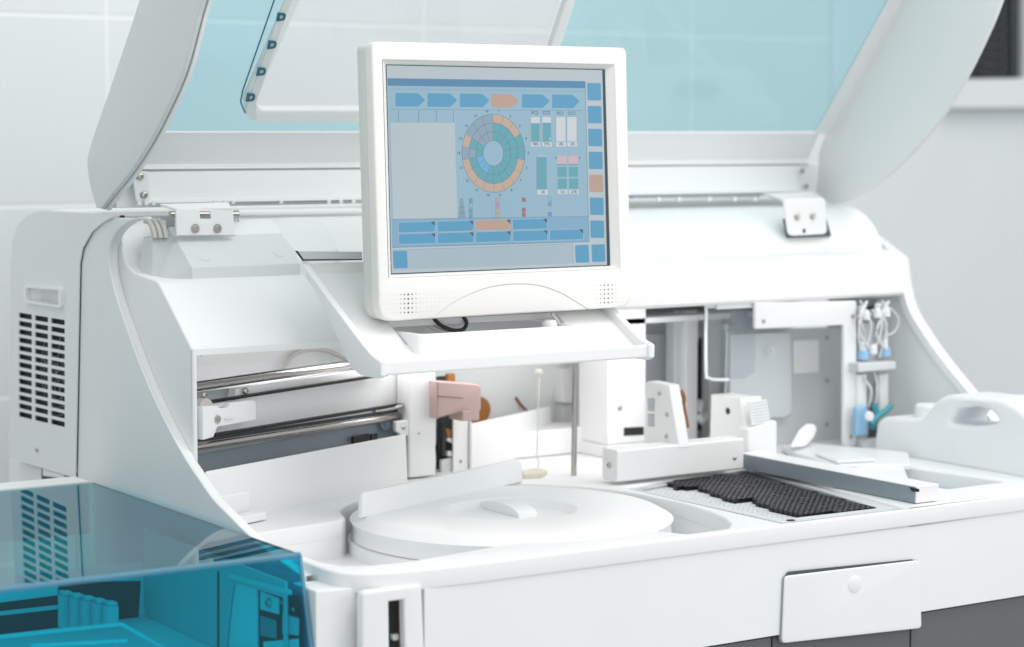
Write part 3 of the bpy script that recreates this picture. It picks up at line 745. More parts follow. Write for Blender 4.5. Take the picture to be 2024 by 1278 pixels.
lathe('amber_wheel', [(0, .004), (.018, .004), (.018, -.004), (0, -.004)], PY(2.44).at(944, 810), M['brown'], A, n=30, axis=(0, -1, 0))
pxprism('rear_dark', PY(2.46), [(1055, 790), (1080, 784), (1080, 815), (1055, 818)], 0, .004, M['black'], A, 0)
tube('red_wire', [PY(2.44).at(1020, 785), PY(2.44).at(1030, 800), PY(2.44).at(1045, 815)], .0015, M['rust'], A, smooth=4)
# sample probe
q = PY(2.262)
bm = bmesh.new()
add_tube(bm, [q.at(1065, 730), q.at(1065, 738)], .0048, 12); add_tube(bm, [q.at(1065, 738), q.at(1064.5, 764), q.at(1064, 793)], [.0024, .0018, .0020], 12)
link('probe_body', mesh_of(bm, M['beige']), A)
tube('probe_needle', [q.at(1064, 793), q.at(1063, 850), q.at(1061.5, 903), q.at(1065.5, 914), q.at(1062, 931)], .0008, M['greymetal'], A, n=8)
pxprism('wash_cup', PZ(DZ), [(1030, 938), (1060, 933), (1082, 938), (1070, 945), (1035, 947)], 0, .006, M['yellowish'], A, .001)
q = PY(2.206)
tube('mixing_rod', [q.at(1137, 722), q.at(1134, 944)], .0035, M['steel'], A, n=16)
lathe('rod_socket', [(0, .003), (.012, .003), (.014, 0)], q.at(1134, 946), M['metalwhite'], A, n=24)
# ledge and inner boxes
box('inner_ledge', 1.52, 1.66, 2.36, 2.42, DZ+.001, -.385, M['metalwhite'], A, .001)
pxprism('rear_motor', PY(2.42), [(1111, 728), (1132, 726), (1132, 796), (1111, 796)], -.02, 0, M['metalwhite'], A, .001)
pxprism('motor_base', PY(2.43), [(1112, 797), (1132, 797), (1132, 845), (1112, 845)], -.02, 0, M['dullplate'], A, .001)
yc = 2.30
xa, xb2 = PY(yc).at(1201, 800)[0], PY(yc).at(1276, 800)[0]
box('wash_station_tower', xa, xb2, yc, yc+.066, -.402, -.222, M['metalwhite'], A, .001)
WT = COL.objects[-1]
box('tower_foot', xa-.002, xb2+.002, yc-.003, yc+.075, DZ+.0005, -.4025, M['metalwhite'], WT, .001)
screw(PY(yc).at(1224, 806, .0002), (0, -1, 0), .0035, WT)
pxprism('tower_slot', PY(yc), [(1233, 845), (1272, 843), (1272, 859), (1233, 861)], 0, .0006, M['black'], WT, 0)
y2 = 2.40
box('rear_partition', PY(y2).at(1240, 700)[0], PY(y2).at(1329, 700)[0], y2, y2+.01, DZ, PY(y2).at(1290, 660)[2], M['greymetal'], A, .001)
tube('guide_rod', [PY(2.45).at(1235, 636), PY(2.45).at(1330, 632)], .006, M['steel'], A, n=14)
pxprism('rear_gap', PY(2.47), [(1225, 612), (1332, 608), (1332, 625), (1225, 628)], 0, .002, M['gapgrey'], A, 0)
pxprism('rear_gap', PY(2.46), [(1225, 643), (1332, 640), (1332, 662), (1225, 662)], 0, .002, M['black'], A, 0)
for xx, y, m in ((1346, 2.345, 'greymetal'), (1369, 2.335, 'metalwhite')):
    box('upright_post', PY(y).at(xx-13, 700)[0], PY(y).at(xx+11, 700)[0], y, y+.02, DZ, -.235, M[m], A, .002)
pxprism('dark_cavity', PY(2.43), [(1378, 603), (1402, 602), (1402, 850), (1378, 850)], 0, .004, M['dark'], A, 0)
pxprism('pink_bracket', PY(2.38), [(1378, 604), (1448, 603), (1446, 640), (1436, 655), (1428, 640), (1426, 612), (1378, 612)], 0, .01, M['pink'], A, .002)
tube('cable_loop', [PY(2.35).at(1384, 795), PY(2.34).at(1380, 815), PY(2.34).at(1386, 830), PY(2.35).at(1396, 822)], .006, M['softtube'], A, smooth=4)
box('upright_post', PY(2.37).at(1404, 700)[0], PY(2.37).at(1424, 700)[0], 2.37, 2.39, DZ, -.235, M['metalwhite'], A, .002)
# mixer arm bar with plates
ax0, ax1, ay0, ay1, az0, az1 = 1.5225, 1.719, 2.110, 2.142, DZ+.0045, -.3765
ab = box('arm_bar', ax0, ax1, ay0, ay1, az0, az1, M['metalwhite'], A, .0025)
screw(Vector((ax0-.0003, ay0+.016, -.3965)), (-1, 0, 0), .0036, ab)
screw(PY(ay0).at(1452, 905, .0002), (0, -1, 0), .0026, ab)
px1 = PX(1.6155)
pl1 = pxplate('angled_plate', px1, [[(1272, 884), (1276, 755), (1283, 753), (1322, 761), (1342, 884)]], 0, .0165, M['metalwhite'], A, .0012)
for (xa_, ya_) in ((1281, 787), (1281, 818)):
    for k in range(6):
        pxprism('grille_slat', px1, [(xa_, ya_+k*4.3), (xa_+13, ya_+k*4.3+.8), (xa_+13, ya_+k*4.3+2.8), (xa_, ya_+k*4.3+2)], -.0006, 0, M['softgap'], pl1, 0)
for qq in ((1304, 777), (1319, 819), (1318, 862)): screw(px1.at(qq[0], qq[1], -.0003), (-1, 0, 0), .0028, pl1)
oc = PY(2.15)
tube('orange_cable', [oc.at(1346, 772), oc.at(1352, 785), oc.at(1352, 800), oc.at(1357, 825), oc.at(1360, 845)], [.0026]*8 + [.0018]*9, M['brown'], A, smooth=4)
px2 = PX(1.762)
bx2 = pxprism('detector_box', px2, [(1402, 885), (1405, 779), (1462, 786), (1478, 870), (1482, 900)], 0, .036, M['metalwhite'], A, .0015)
lathe('box_hole', [(0, .0004), (.0042, .0004), (.0045, 0)], px2.at(1439, 812, -.0003), M['black'], bx2, n=20, axis=(-1, 0, 0))
pxprism('box_grille', PY(2.155), [(1478, 794), (1513, 789), (1520, 832), (1484, 840)], 0, .003, M['white'], A, .0005)
BG = COL.objects[-1]
for k in range(7):
    pxprism('grille_slat', PY(2.155), [(1480+k, 796+k*6), (1513+k, 791+k*6), (1513+k, 793+k*6), (1480+k, 798+k*6)], .0032, .0036, M['greymetal'], BG, 0)
pxprism('detector_foot', PY(2.150), [(1478, 848), (1529, 830), (1536, 832), (1536, 903), (1498, 893), (1478, 893)], -.02, 0, M['metalwhite'], A, .002)
# grey rail beam beside the cuvette pit
rb = bmesh.new()
bmr = box('rack_rail', 1.7345, 1.7695, 1.8175, 2.14, DZ+.001, -.3995, M['metalwhite'], A, .0008)
box('rail_side', 1.7335, 1.7344, 1.8195, 2.135, DZ+.001, -.4005, M['bluegrey'], bmr, 0)
pxprism('rail_notch', PX(1.7332), [(1797, 962), (1817, 966), (1817, 972), (1803, 971)], -.0004, 0, M['black'], bmr, 0)
screw(PX(1.7333).at(1789, 984), (-1, 0, 0), .001, bmr)
# guard, bracket frame, plate with the blank label
gy = 2.215
gpnt = [(1396, 607), (1492, 600), (1492, 735), (1470, 748), (1408, 750), (1396, 742)]
pxplate('acrylic_guard', PY(gy), [round_poly(gpnt, [6, 2, 2, 6, 12, 8], 4)], -.003, 0, M['acrylic'], A)
AG = COL.objects[-1]
tube('guard_edge', [PY(gy-.002).at(*p_) for p_ in [(1480, 601), (1402, 606), (1396, 612), (1396, 735), (1400, 746), (1412, 750), (1440, 750)]], .0021, M['acryledge'], AG, n=8, smooth=3)
pxprism('guard_top', PY(gy-.004), [(1414, 601), (1492, 597), (1492, 607), (1414, 611)], 0, .004, M['acryledge'], AG, .001)
yb_ = 2.20
fr = pxplate('bracket_frame', PY(yb_), [round_poly([(1493, 598), (1693, 594), (1693, 876), (1690, 882), (1671, 882), (1668, 876), (1668, 642), (1493, 650)], [3, 4, 5, 5, 5, 5, 2, 4], 3)], -.006, 0, M['metalwhite'], A, .0012)
for qq in ((1509, 634), (1685, 624), (1681, 863)): screw(PY(yb_).at(qq[0], qq[1], .0002), (0, -1, 0), .0028, fr)
py_ = 2.275
gpz = pxplate('grey_plate', PY(py_), [[(1440, 655), (1668, 646), (1668, 885), (1440, 885)]], -.003, 0, M['dullplate'], A, .0005)
pxprism('plate_label', PY(py_), round_poly([(1567, 673), (1617, 671), (1617, 735), (1567, 738)], 2, 2), .0005, .0012, M['label'], gpz, 0)
for qq in ((1634, 666), (1634, 752), (1634, 838)): screw(PY(py_).at(qq[0], qq[1], .0003), (0, -1, 0), .003, gpz)
pxprism('plate_step', PY(py_-.012), [(1442, 660), (1562, 656), (1564, 815), (1550, 824), (1442, 830)], 0, .002, M['greymetal'], gpz, .001)
bm = bmesh.new(); add_tube(bm, [PY(py_-.02).at(1520+6*math.cos(t*math.pi/8)+4, 694+6*math.sin(t*math.pi/8)) for t in range(17)], .0012, 6)
link('wire_clip', mesh_of(bm, M['metalwhite']), gpz)
tube('wash_needle', [PY(2.25).at(1437, 640), PY(2.25).at(1434, 780)], .001, M['greymetal'], A, n=8)
pxprism('needle_holder', PY(2.26), [(1444, 612), (1470, 611), (1470, 655), (1428, 655), (1428, 640), (1444, 640)], 0, .01, M['bluegrey'], A, .001)
# open flap
fl = PY(2.19)
pxplate('flap_lid', Plane(fl.at(1590, 880), (1, .5, 0), (0, .2, 1)), [round_poly([(1560, 884), (1578, 850), (1592, 838), (1606, 838), (1611, 848), (1604, 866), (1588, 882)], 4, 3)], 0, .003, M['label'], A, .0008)
# tubing manifold right of the frame
ty = 2.20
mb = pxprism('manifold_shelf', PY(ty-.02), [(1697, 718), (1772, 714), (1772, 730), (1697, 736)], -.03, 0, M['dullplate'], A, .002)
for k, (x, y0) in enumerate(((1705, 712), (1748, 706))):
    lathe('valve_cap', [(0, .012), (.006, .012), (.0085, .010), (.009, 0), (0, 0)], PY(ty).at(x, y0-3), M['bluecap'], mb, n=20)
    lathe('valve_neck', [(0, .022), (.004, .022), (.005, .010), (.007, .009), (0, .009)], PY(ty).at(x, y0-6), M['white'], mb, n=16)
    tube('supply_tube', [PY(ty).at(x, y0-16), PY(ty).at(x+4, 660), PY(ty-.01).at(x-6, 625), PY(ty).at(x+8, 596)], .0022, M['softtube'], A, smooth=5)
    tube('supply_tube', [PY(ty).at(x-4, y0-16), PY(ty).at(x-8, 650), PY(ty).at(x+3, 615), PY(ty).at(x-5, 594)], .0018, M['softtube'], A, smooth=5)
    pxprism('syringe_barrel', PY(ty-.005), [(x-9, 740), (x+9, 738), (x+9, 812), (x-9, 815)], -.01, 0, M['white'], A, .002)
pxprism('manifold_top', PY(ty), [(1697, 606), (1756, 596), (1758, 622), (1700, 630)], -.01, 0, M['softtube'], A, .002)
pxprism('blue_valve', PY(ty-.02), [(1694, 806), (1712, 800), (1718, 815), (1714, 860), (1694, 862)], -.01, 0, M['bluecap'], A, .003)
lathe('valve_knob', [(0, .004), (.006, .004), (.007, 0), (0, -.002)], PY(ty-.03).at(1717, 822), M['white'], A, n=16, axis=(0, -1, 0))
tube('teal_tube', [PY(ty-.02).at(1722, 838), PY(ty-.02).at(1735, 822), PY(ty-.02).at(1750, 812), PY(ty-.02).at(1762, 800)], .004, M['teal'], A, smooth=4)
tube('teal_tube', [PY(ty-.015).at(1728, 800), PY(ty-.015).at(1732, 820), PY(ty-.015).at(1722, 846)], .0045, M['teal'], A, smooth=4)
pxprism('manifold_gap', PY(ty+.005), [(1718, 796), (1730, 796), (1732, 880), (1700, 888), (1716, 860)], 0, .002, M['gapgrey'], A, 0)
pxprism('manifold_foot', PY(ty), [(1695, 868), (1732, 864), (1732, 890), (1695, 892)], -.01, .01, M['pink'] if 0 else M['dullplate'], A, .002)
tube('clear_loop', [PY(ty).at(1760, 608), PY(ty).at(1776, 630), PY(ty).at(1768, 655), PY(ty).at(1752, 662)], .0014, M['softtube'], A, smooth=5)
for (xa1, ya1, xb1, yb1, xc1, yc1) in ((1700, 604, 1722, 640, 1712, 690), (1712, 600, 1698, 650, 1728, 700), (1735, 602, 1742, 650, 1722, 705), (1752, 606, 1732, 660, 1760, 700), (1722, 612, 1752, 640, 1738, 706), (1702, 740, 1722, 770, 1716, 806), (1728, 735, 1734, 770, 1726, 812)):
    tube('supply_tube', [PY(ty-.004).at(xa1, ya1), PY(ty-.012).at(xb1, yb1), PY(ty-.004).at(xc1, yc1)], .0017, M['softtube'], A, smooth=5, n=8)
for (xk, yk) in ((1712, 622), (1734, 618), (1752, 616), (1726, 690)):
    lathe('tube_fitting', [(0, .007), (.0035, .007), (.0045, .003), (.0055, .003), (.0055, -.006), (0, -.006)], PY(ty-.008).at(xk, yk), M['white'], A, n=12)
pxprism('rear_bracket', PY(ty+.012), [(1696, 640), (1726, 636), (1728, 712), (1696, 716)], 0, .003, M['dullplate'], A, .001)
pxprism('rear_bracket', PY(ty+.012), [(1722, 736), (1738, 735), (1738, 800), (1722, 800)], 0, .003, M['beige'], A, .001)
pxprism('valve_dark', PY(ty+.004), [(1700, 592), (1730, 590), (1722, 618), (1704, 616)], 0, .004, M['gapgrey'], A, .001)

# ================================================================== MONITOR TRAY (part of the analyser)
tl, tr_ = 1.118, 1.476
tpx = PX(tl)
def tyz(l): return [tpx.uv(x, y) for x, y in l]
slope_top = [(597, 515), (640, 575), (690, 644), (748, 712)]
prof_t = tyz([(592, 512), (748, 712), (748, 746), (712, 742), (690, 726), (672, 690), (640, 640)])
lip = tyz([(748, 712), (748, 746)])
# rims
rim_pix = smooth_loop([(592, 512), (640, 578), (690, 646), (730, 697), (748, 712)], 3, closed=False) + [(752, 716), (752, 742), (745, 748)] + smooth_loop([(745, 748), (712, 741), (691, 722), (668, 672)], 4, closed=False)
left_rim = pxplate('monitor_tray', tpx, [rim_pix], 0, .009, M['white'], A, .002, 3)
MT = left_rim
rim_uv = [tpx.uv(*q_) for q_ in rim_pix]
plate('tray_rim', PX(tr_ - .009), [rim_uv], 0, .009, M['white'], MT, .002, 3)
# floor of the tray: sunk below the rims
a_top = Vector(tpx.uv(597, 520)); a_bot = Vector(tpx.uv(740, 712))
dn = (a_bot - a_top); nn = Vector((dn.y, -dn.x)).normalized()
if nn.y > 0: nn = -nn
f0 = a_top + nn*.010; f1 = a_bot + nn*.010
print('tray', a_top, a_bot, lip)
def floor_piece(x0, x1, s0, s1, name='tray_floor'):
    A1 = f0.lerp(f1, s0); B1 = f0.lerp(f1, s1)
    pts = [Vector((x0, A1.x, A1.y)), Vector((x0, B1.x, B1.y)), Vector((x0, B1.x + nn.x*.008, B1.y + nn.y*.008)), Vector((x0, A1.x + nn.x*.008, A1.y + nn.y*.008))]
    return prism(name, pts, (x1-x0, 0, 0), M['white'], MT, 0)
floor_piece(tl+.0085, 1.178, 0, 1.0); floor_piece(1.400, tr_-.0085, 0, 1.0); floor_piece(1.178, 1.400, .80, 1.0); floor_piece(1.178, 1.400, 0, .56)
box('tray_back', tl+.0085, tr_-.002, 2.1460, 2.1480, -.158, -.1405, M['white'], MT, .0008)
# front lip
lf = lip[0]; lb = lip[1]
prism('tray_lip', [Vector((tl+.002, lf[0]+.014, lf[1]-.004)), Vector((tl+.002, lf[0]-.001, lf[1]-.001)), Vector((tl+.002, lb[0]-.001, lb[1]+.0015)), Vector((tl+.002, lb[0]+.02, lb[1]+.0005))], (tr_-tl-.004, 0, 0), M['white'], MT, .003, 4)
# cable well
wz = -.2115
wy0 = 2.004; wy1 = 2.11; wx0, wx1 = 1.180, 1.394
wo = round_poly([(wx0, wy0), (wx1, wy0), (wx1, wy1), (wx0, wy1)], .008, 4)
wi = round_poly([(wx0+.010, wy0+.005), (wx1-.004, wy0+.005), (wx1-.004, wy1-.005), (wx0+.010, wy1-.005)], .008, 4)
plate('cable_well', PZ(wz), [wo, wi], -.028, 0, M['white'], MT, .0012)
CW = COL.objects[-1]
box('well_base', wx0+.002, wx1-.002, wy0+.002, wy1-.002, wz-.030, wz-.0255, M['dullplate'], CW, 0)
tube('black_cable', [PY(2.062).at(*q_) for q_ in [(850, 618), (868, 640), (895, 652), (916, 650), (922, 636), (912, 622)]], .0022, M['black'], CW, smooth=5)
tube('grey_cable', [PY(2.07).at(*q_) for q_ in [(832, 626), (846, 640), (868, 652), (900, 656)]], .0028, M['beige'], CW, smooth=5)
tube('grey_cable', [PY(2.078).at(*q_) for q_ in [(842, 622), (858, 636), (880, 648)]], .0024, M['softtube'], CW, smooth=5)
lathe('cable_plug', [(0, .006), (.007, .005), (.009, .001), (.009, -.014)], PY(2.04).at(1086, 641), M['white'], CW, n=20)
tube('grey_cable', [PY(2.05).at(*q_) for q_ in [(1090, 620), (1102, 634), (1108, 646)]], .002, M['softtube'], CW, smooth=5)
# dark slit above the tray
pxprism('tray_slit', PY(a_top.x - .002), [(583, 496), (714, 497), (714, 513), (601, 515)], 0, .002, M['greymetal'], A, 0)
pxprism('slit_gap', PY(a_top.x - .002), [(581, 495), (586, 495), (598, 512), (714, 511.5), (714, 513.5), (596, 515)], .0022, .0026, M['black'], A, 0)

# ================================================================== CUVETTE RACKS
ctz = -.4255
cells = {}
blk3 = [(1492, 995), (1581, 1021), (1724, 1007), (1590, 978)]
blk2 = [(1372, 970), (1454, 993), (1598, 979), (1476, 944)]
blk1 = [(1325, 957), (1338, 967), (1480, 951), (1470, 938), (1425, 941)]
blk = [(1322, 956), (1338, 967), (1376, 964), (1454, 993), (1490, 989), (1494, 997), (1581, 1022), (1728, 1008), (1484, 942), (1425, 941)]
def inside(p, poly):
    c = False; j = len(poly)-1
    for i in range(len(poly)):
        if (poly[i][1] > p[1]) != (poly[j][1] > p[1]) and p[0] < (poly[j][0]-poly[i][0])*(p[1]-poly[i][1])/(poly[j][1]-poly[i][1])+poly[i][0]: c = not c
        j = i
    return c
pitpoly = [(1252, 964), (1480, 924), (1735, 1002), (1548, 1026)]
pitch = .0086
frame_o = zpx([(1229, 962), (1488, 918.5), (1791, 1004), (1546, 1033.5)])
frz = PZ(-.4235)
rows = []
yv = 1.835
while yv < 2.20:
    row = {'b': [], 'c': []}; xv = 1.50
    while xv < 1.80:
        pp = world_px(Vector((xv, yv, ctz)))
        k = None
        if inside(pp, blk): k = 'b'
        elif inside(pp, [(1252, 964), (1330, 952), (1590, 1012), (1548, 1027)]): k = 'c'
        if k: row[k].append(xv)
        xv += pitch
    if row['b'] or row['c']: rows.append((yv, row))
    yv += pitch
print('rows', len(rows), sum(len(r['b']) for _, r in rows), sum(len(r['c']) for _, r in rows))
def cuvette_mesh(bm, x, y, z, h, mi, mi2):
    s = pitch*.41; t = s*.84
    o_ = [(x-s, y-s), (x+s, y-s), (x+s, y+s), (x-s, y+s)]; i_ = [(x-t, y-t), (x+t, y-t), (x+t, y+t), (x-t, y+t)]
    vo = [bm.verts.new((a, b, z)) for a, b in o_]; vi = [bm.verts.new((a, b, z)) for a, b in i_]
    vb = [bm.verts.new((a, b, z-h)) for a, b in o_]; vd = [bm.verts.new((a, b, z-h*.6)) for a, b in i_]
    for i in range(4):
        j = (i+1) % 4
        bm.faces.new((vo[i], vo[j], vi[j], vi[i])).material_index = mi2
        bm.faces.new((vb[i], vb[j], vo[j], vo[i])).material_index = mi
        bm.faces.new((vi[i], vi[j], vd[j], vd[i])).material_index = mi
    bm.faces.new(vd[::-1]).material_index = mi
n3 = (len(rows)+2)//3
names = ['cuvette rack nearest the front edge of the deck, beside the grey rail end', 'middle cuvette rack, between the front and rear racks in the deck pit', 'rearmost cuvette rack, partly under the white arm bar']
for g_ in range(3):
    sub = rows[g_*n3:(g_+1)*n3]
    if not sub: continue
    xs_ = [x for _, r in sub for x in r['b']+r['c']]
    rt = thing('cuvette_rack', names[g_], 'cuvette rack', ((min(xs_)+max(xs_))/2, (sub[0][0]+sub[-1][0])/2, -.4655), 'cuvette racks in the deck pit')
    bm = bmesh.new()
    for y, r in sub:
        xx_ = r['b']+r['c']; add_box(bm, min(xx_)-pitch*.5, max(xx_)+pitch*.5, y-pitch*.5, y+pitch*.5, -.465, -.4445)
    link('rack_base', mesh_of(bm, M['label']), rt)
    bm = bmesh.new()
    for y, r in sub:
        if r['b']: add_box(bm, min(r['b'])-pitch*.4, max(r['b'])+pitch*.4, y-pitch*.499, y+pitch*.499, -.4443, -.4365)
    link('rack_insert', mesh_of(bm, M['black']), rt)
    for y, r in sub:
        if r['c']:
            bm = bmesh.new()
            for x in r['c']: cuvette_mesh(bm, x, y, ctz-.002, .017, 0, 1)
            link('cuvette_row', mesh_of(bm, [M['cuv_clear'], M['label']]), rt)
        if r['b']:
            bm = bmesh.new()
            for x in r['b']: cuvette_mesh(bm, x, y, ctz+.003, .016, 0, 1)
            link('cuvette_row', mesh_of(bm, [M['cuv_black'], M['cuv_glint']]), rt)
# pit frame
fro = [frz.uv(*q_) for q_ in [(1231, 963), (1487, 921), (1788, 1004), (1546, 1033)]]
fri = [frz.uv(*q_) for q_ in [(1256, 966), (1480, 927), (1735, 1004), (1548, 1026)]]
plate('pit_frame', frz, [fro, fri], -.003, 0, M['dullplate'], A)
PFm = COL.objects[-1]
bm = bmesh.new(); c0 = frz.at(1563, 1028.5, .0003)
add_prism(bm, [c0 + Vector((.0055*math.cos(a*math.pi/8), .0045*math.sin(a*math.pi/8), 0)) for a in range(16)], (0, 0, .0004))
link('frame_hole', mesh_of(bm, M['black']), PFm)

# ================================================================== CAROUSEL LID
zt = ZT
C = thing('carousel_lid', 'round white reagent carousel lid with a grip recess and a straight upright fence', 'lid', (dc.x, dc.y, -.462))
prof = [(0, zt-.0105), (.066, zt-.0105), (.0685, zt-.0095), (.0735, zt-.0012), (.076, zt), (.162, zt-.0006), (.1685, zt-.0020), (.1738, zt-.0050), (.1822, zt-.0095), (.1792, zt-.016), (.1804, zt-.029), (.1772, zt-.0295), (.1843, zt-.032), (DR, zt-.046), (.14, zt-.0465)]
lathe('lid_body', prof, (dc.x, dc.y, 0), M['white'], C, n=128, ang=50)
LB = COL.objects[-1]
fpl = VP((722, 1019), (1034, 949), zt)
if fpl.n.y > 0: fpl = Plane(fpl.o, -fpl.u, (0, 0, 1))
pxplate('fence', fpl, [[(716, 1024), (717, 977), (721, 973), (1020, 909), (1027, 910), (1032, 915), (1034, 952)]], -.0065, 0, M['white'], C, .0016, 3)
hx = PX(dc.x + .004)
hu = [hx.uv(*q_) for q_ in [(948, 1000), (950, 991), (962, 989), (985, 992), (1008, 1000), (1020, 1009), (1025, 1017)]]
hu = [(hu[0][0], zt-.011)] + hu + [(hu[-1][0], zt-.011)]
plate('grip', hx, [hu], 0, .026, M['white'], C, .0015, 3)

# ================================================================== MONITOR
mo = Vector((0, 2.033, PY(2.033).at(750, 632)[2]))
MP = Plane(mo, (1, 0, 0), (0, .055, 1))
ctr = MP.at(985, 360)
mon = thing('monitor', 'cream flat-panel monitor showing a blue control screen with a round sector chart', 'monitor', (ctr.x, ctr.y+.03, wz-.02))
outer = round_poly([MP.uv(*q_) for q_ in [(734, 81), (1238.5, 94), (1248, 606), (750, 636)]], [.008, .008, .018, .020], 6)
inner0 = [MP.uv(*q_) for q_ in [(757, 118), (1214, 128), (1226, 530), (769, 549)]]
inner1 = [MP.uv(*q_) for q_ in [(770, 126), (1203.5, 135.5), (1214, 524.5), (780.5, 542)]]
plate('bezel', MP, [outer, inner0], -.016, 0, M['cream'], mon, .0022, 3)
BZ = COL.objects[-1]
uo = Vector(((outer[0][0]+outer[20][0])/2, .15))
ce = Vector((sum(p[0] for p in outer)/len(outer), sum(p[1] for p in outer)/len(outer)))
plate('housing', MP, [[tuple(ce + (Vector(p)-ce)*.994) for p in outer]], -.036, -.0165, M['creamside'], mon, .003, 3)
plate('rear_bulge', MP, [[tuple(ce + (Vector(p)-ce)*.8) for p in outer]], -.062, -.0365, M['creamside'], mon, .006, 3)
bm = bmesh.new()
v0 = [bm.verts.new(MP.p(a, b, -.0006)) for a, b in inner0]; v1 = [bm.verts.new(MP.p(a, b, -.0085)) for a, b in inner1]
for i in range(4): bm.faces.new((v0[i], v0[(i+1) % 4], v1[(i+1) % 4], v1[i]))
link('bezel_chamfer', mesh_of(bm, M['cream']), BZ)
# neck into the tray well
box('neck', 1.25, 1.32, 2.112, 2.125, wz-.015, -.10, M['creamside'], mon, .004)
# arched seam and chin
chin = [(838, 634), (862, 622), (905, 592), (960, 569), (1010, 561), (1062, 563), (1108, 578), (1145, 600), (1166, 613)]
ch = smooth_loop(chin[1:], 5, closed=False)
tube('chin_seam', [MP.at(x, y, .0001) for x, y in ch], [.0001 + .00025*min(1, i/12) for i in range(len(ch))], M['softgap'], BZ, n=6)
# speaker perforations
def perforations(cx, cols, rows_, x0, y0, dx, dy, sx, sy, lim):
    bm = bmesh.new()
    for r in range(rows_):
        for c in range(cols):
            x = x0 + c*dx + r*sx*.2; y = y0 + r*dy + c*sy
            if not lim(x, y, r): continue
            d = abs(x - cx)/7.6; rad = .00105*max(0.16, 1 - .24*d) if d < 3.6 else .00026
            u, v = MP.uv(x, y)
            f = bm.faces.new([bm.verts.new(MP.p(u + rad*math.cos(a*math.pi/5), v + rad*math.sin(a*math.pi/5), .00035)) for a in range(10)])
    o = link('speaker_holes', mesh_of(bm, M['gapgrey']), BZ); return o
perforations(807, 22, 5, 753.5, 583.5, 7.6, 8.9, .4, -.30, lambda x, y, r: x < 913 - r*14)
perforations(1199, 20, 5, 1103, 567, 7.6, 8.6, .3, -.30, lambda x, y, r: x > 1101 + r*14 and x < 1243)

# ---- display
cols = dict(bg=(151, 186, 205), grey=(187, 200, 206), navy=(88, 138, 176), blue=(91, 160, 197), orange=(190, 162, 148), list=(184, 199, 205), panel=(170, 190, 200),
            teal=(101, 168, 182), peach=(196, 173, 156), seg=(142, 166, 184), sky=(112, 176, 220), white=(205, 213, 220), pink=(206, 182, 196), red=(184, 104, 112),
            line=(96, 128, 152), dark=(74, 92, 108), mag=(196, 140, 190), violet=(158, 176, 208), lower=(132, 175, 203), trap=(136, 162, 178), rim=(44, 72, 82))
keys = list(cols); mats = [lit('screen '+k, srgb(*cols[k]), .90) for k in keys]; KI = {k: i for i, k in enumerate(keys)}
SB = bmesh.new(); SW = -.0078
def spoly(pts, k, lay):
    f = SB.faces.new([SB.verts.new(MP.at(x, y, SW + lay*.00012)) for x, y in pts]); f.material_index = KI[k]
# screen raster -> photo pixels (bilinear over the visible corners)
C00, C10, C11, C01 = (770, 126), (1203.5, 135.5), (1214, 524.5), (780.5, 542)
def quad(x0, y0, x1, y1, k, lay, r=0, s0=None):
    """rectangle between photo heights on the left, following the tilt of the picture"""
    pts = [(x0, y0), (x1, y0), (x1, y1), (x0, y1)]
    pts = [(x, y) for x, y in pts]
    if r: pts = round_poly(pts, r, 3)
    spoly(pts, k, lay)
def tiltq(x0, yl0, x1, yr0, yr1, yl1, k, lay, r=0, dx=0):
    pts = [(x0, yl0), (x1, yr0), (x1+dx, yr1), (x0+dx, yl1)]
    if r: pts = round_poly(pts, r, 3)
    spoly(pts, k, lay)
def sline(a, b, k, lay, wdt=.7):
    a = Vector(a); b = Vector(b); d = (b-a).normalized(); n = Vector((-d.y, d.x))*wdt/2
    spoly([tuple(a+n), tuple(b+n), tuple(b-n), tuple(a-n)], k, lay)
spoly([C00, C10, C11, C01], 'rim', 0)
spoly([(771, 127.5), (1198, 137), (1207.5, 523.2), (781, 540)], 'grey', 1)
spoly([(772.5, 154), (1164, 159.5), (1172, 477), (781.5, 488.5)], 'bg', 2)
spoly([(772.5, 153), (1163.5, 159), (1164, 173), (773, 168)], 'navy', 3)
spoly([(781, 433), (1170.5, 427.5), (1171.5, 477), (782, 488)], 'lower', 3)
sline((781, 432.5), (1170.5, 427), 'line', 4); sline((782, 488.5), (1171.5, 477), 'navy', 4, 1.2)
sline((776, 174), (1164, 180), 'line', 4, .4); sline((778, 214.5), (1160, 217.5), 'line', 4, .6); sline((1164, 160), (1171.5, 477), 'line', 4, .8)
for x0 in (788.5, 852, 916, 978, 1039, 1098.5):
    k = 'orange' if x0 == 978 else 'blue'; s = (x0-788)*.010
    w1 = 45 if x0 < 978 else 41; tw = 17
    spoly([(x0, 183+s), (x0+1, 182.2+s), (x0+w1-.5, 183+s), (x0+w1+tw*.75, 194.8+s), (x0+w1+tw*.75, 197+s), (x0+w1, 209.5+s), (x0+1, 209+s), (x0, 208+s)], k, 4)
for x in (794, 834, 869, 903): sline((x, 217), (x+.5, 240), 'dark' if x < 890 else 'line', 4, .7)
spoly([(778, 241), (905.5, 242), (911, 430), (784, 432.5)], 'list', 4)
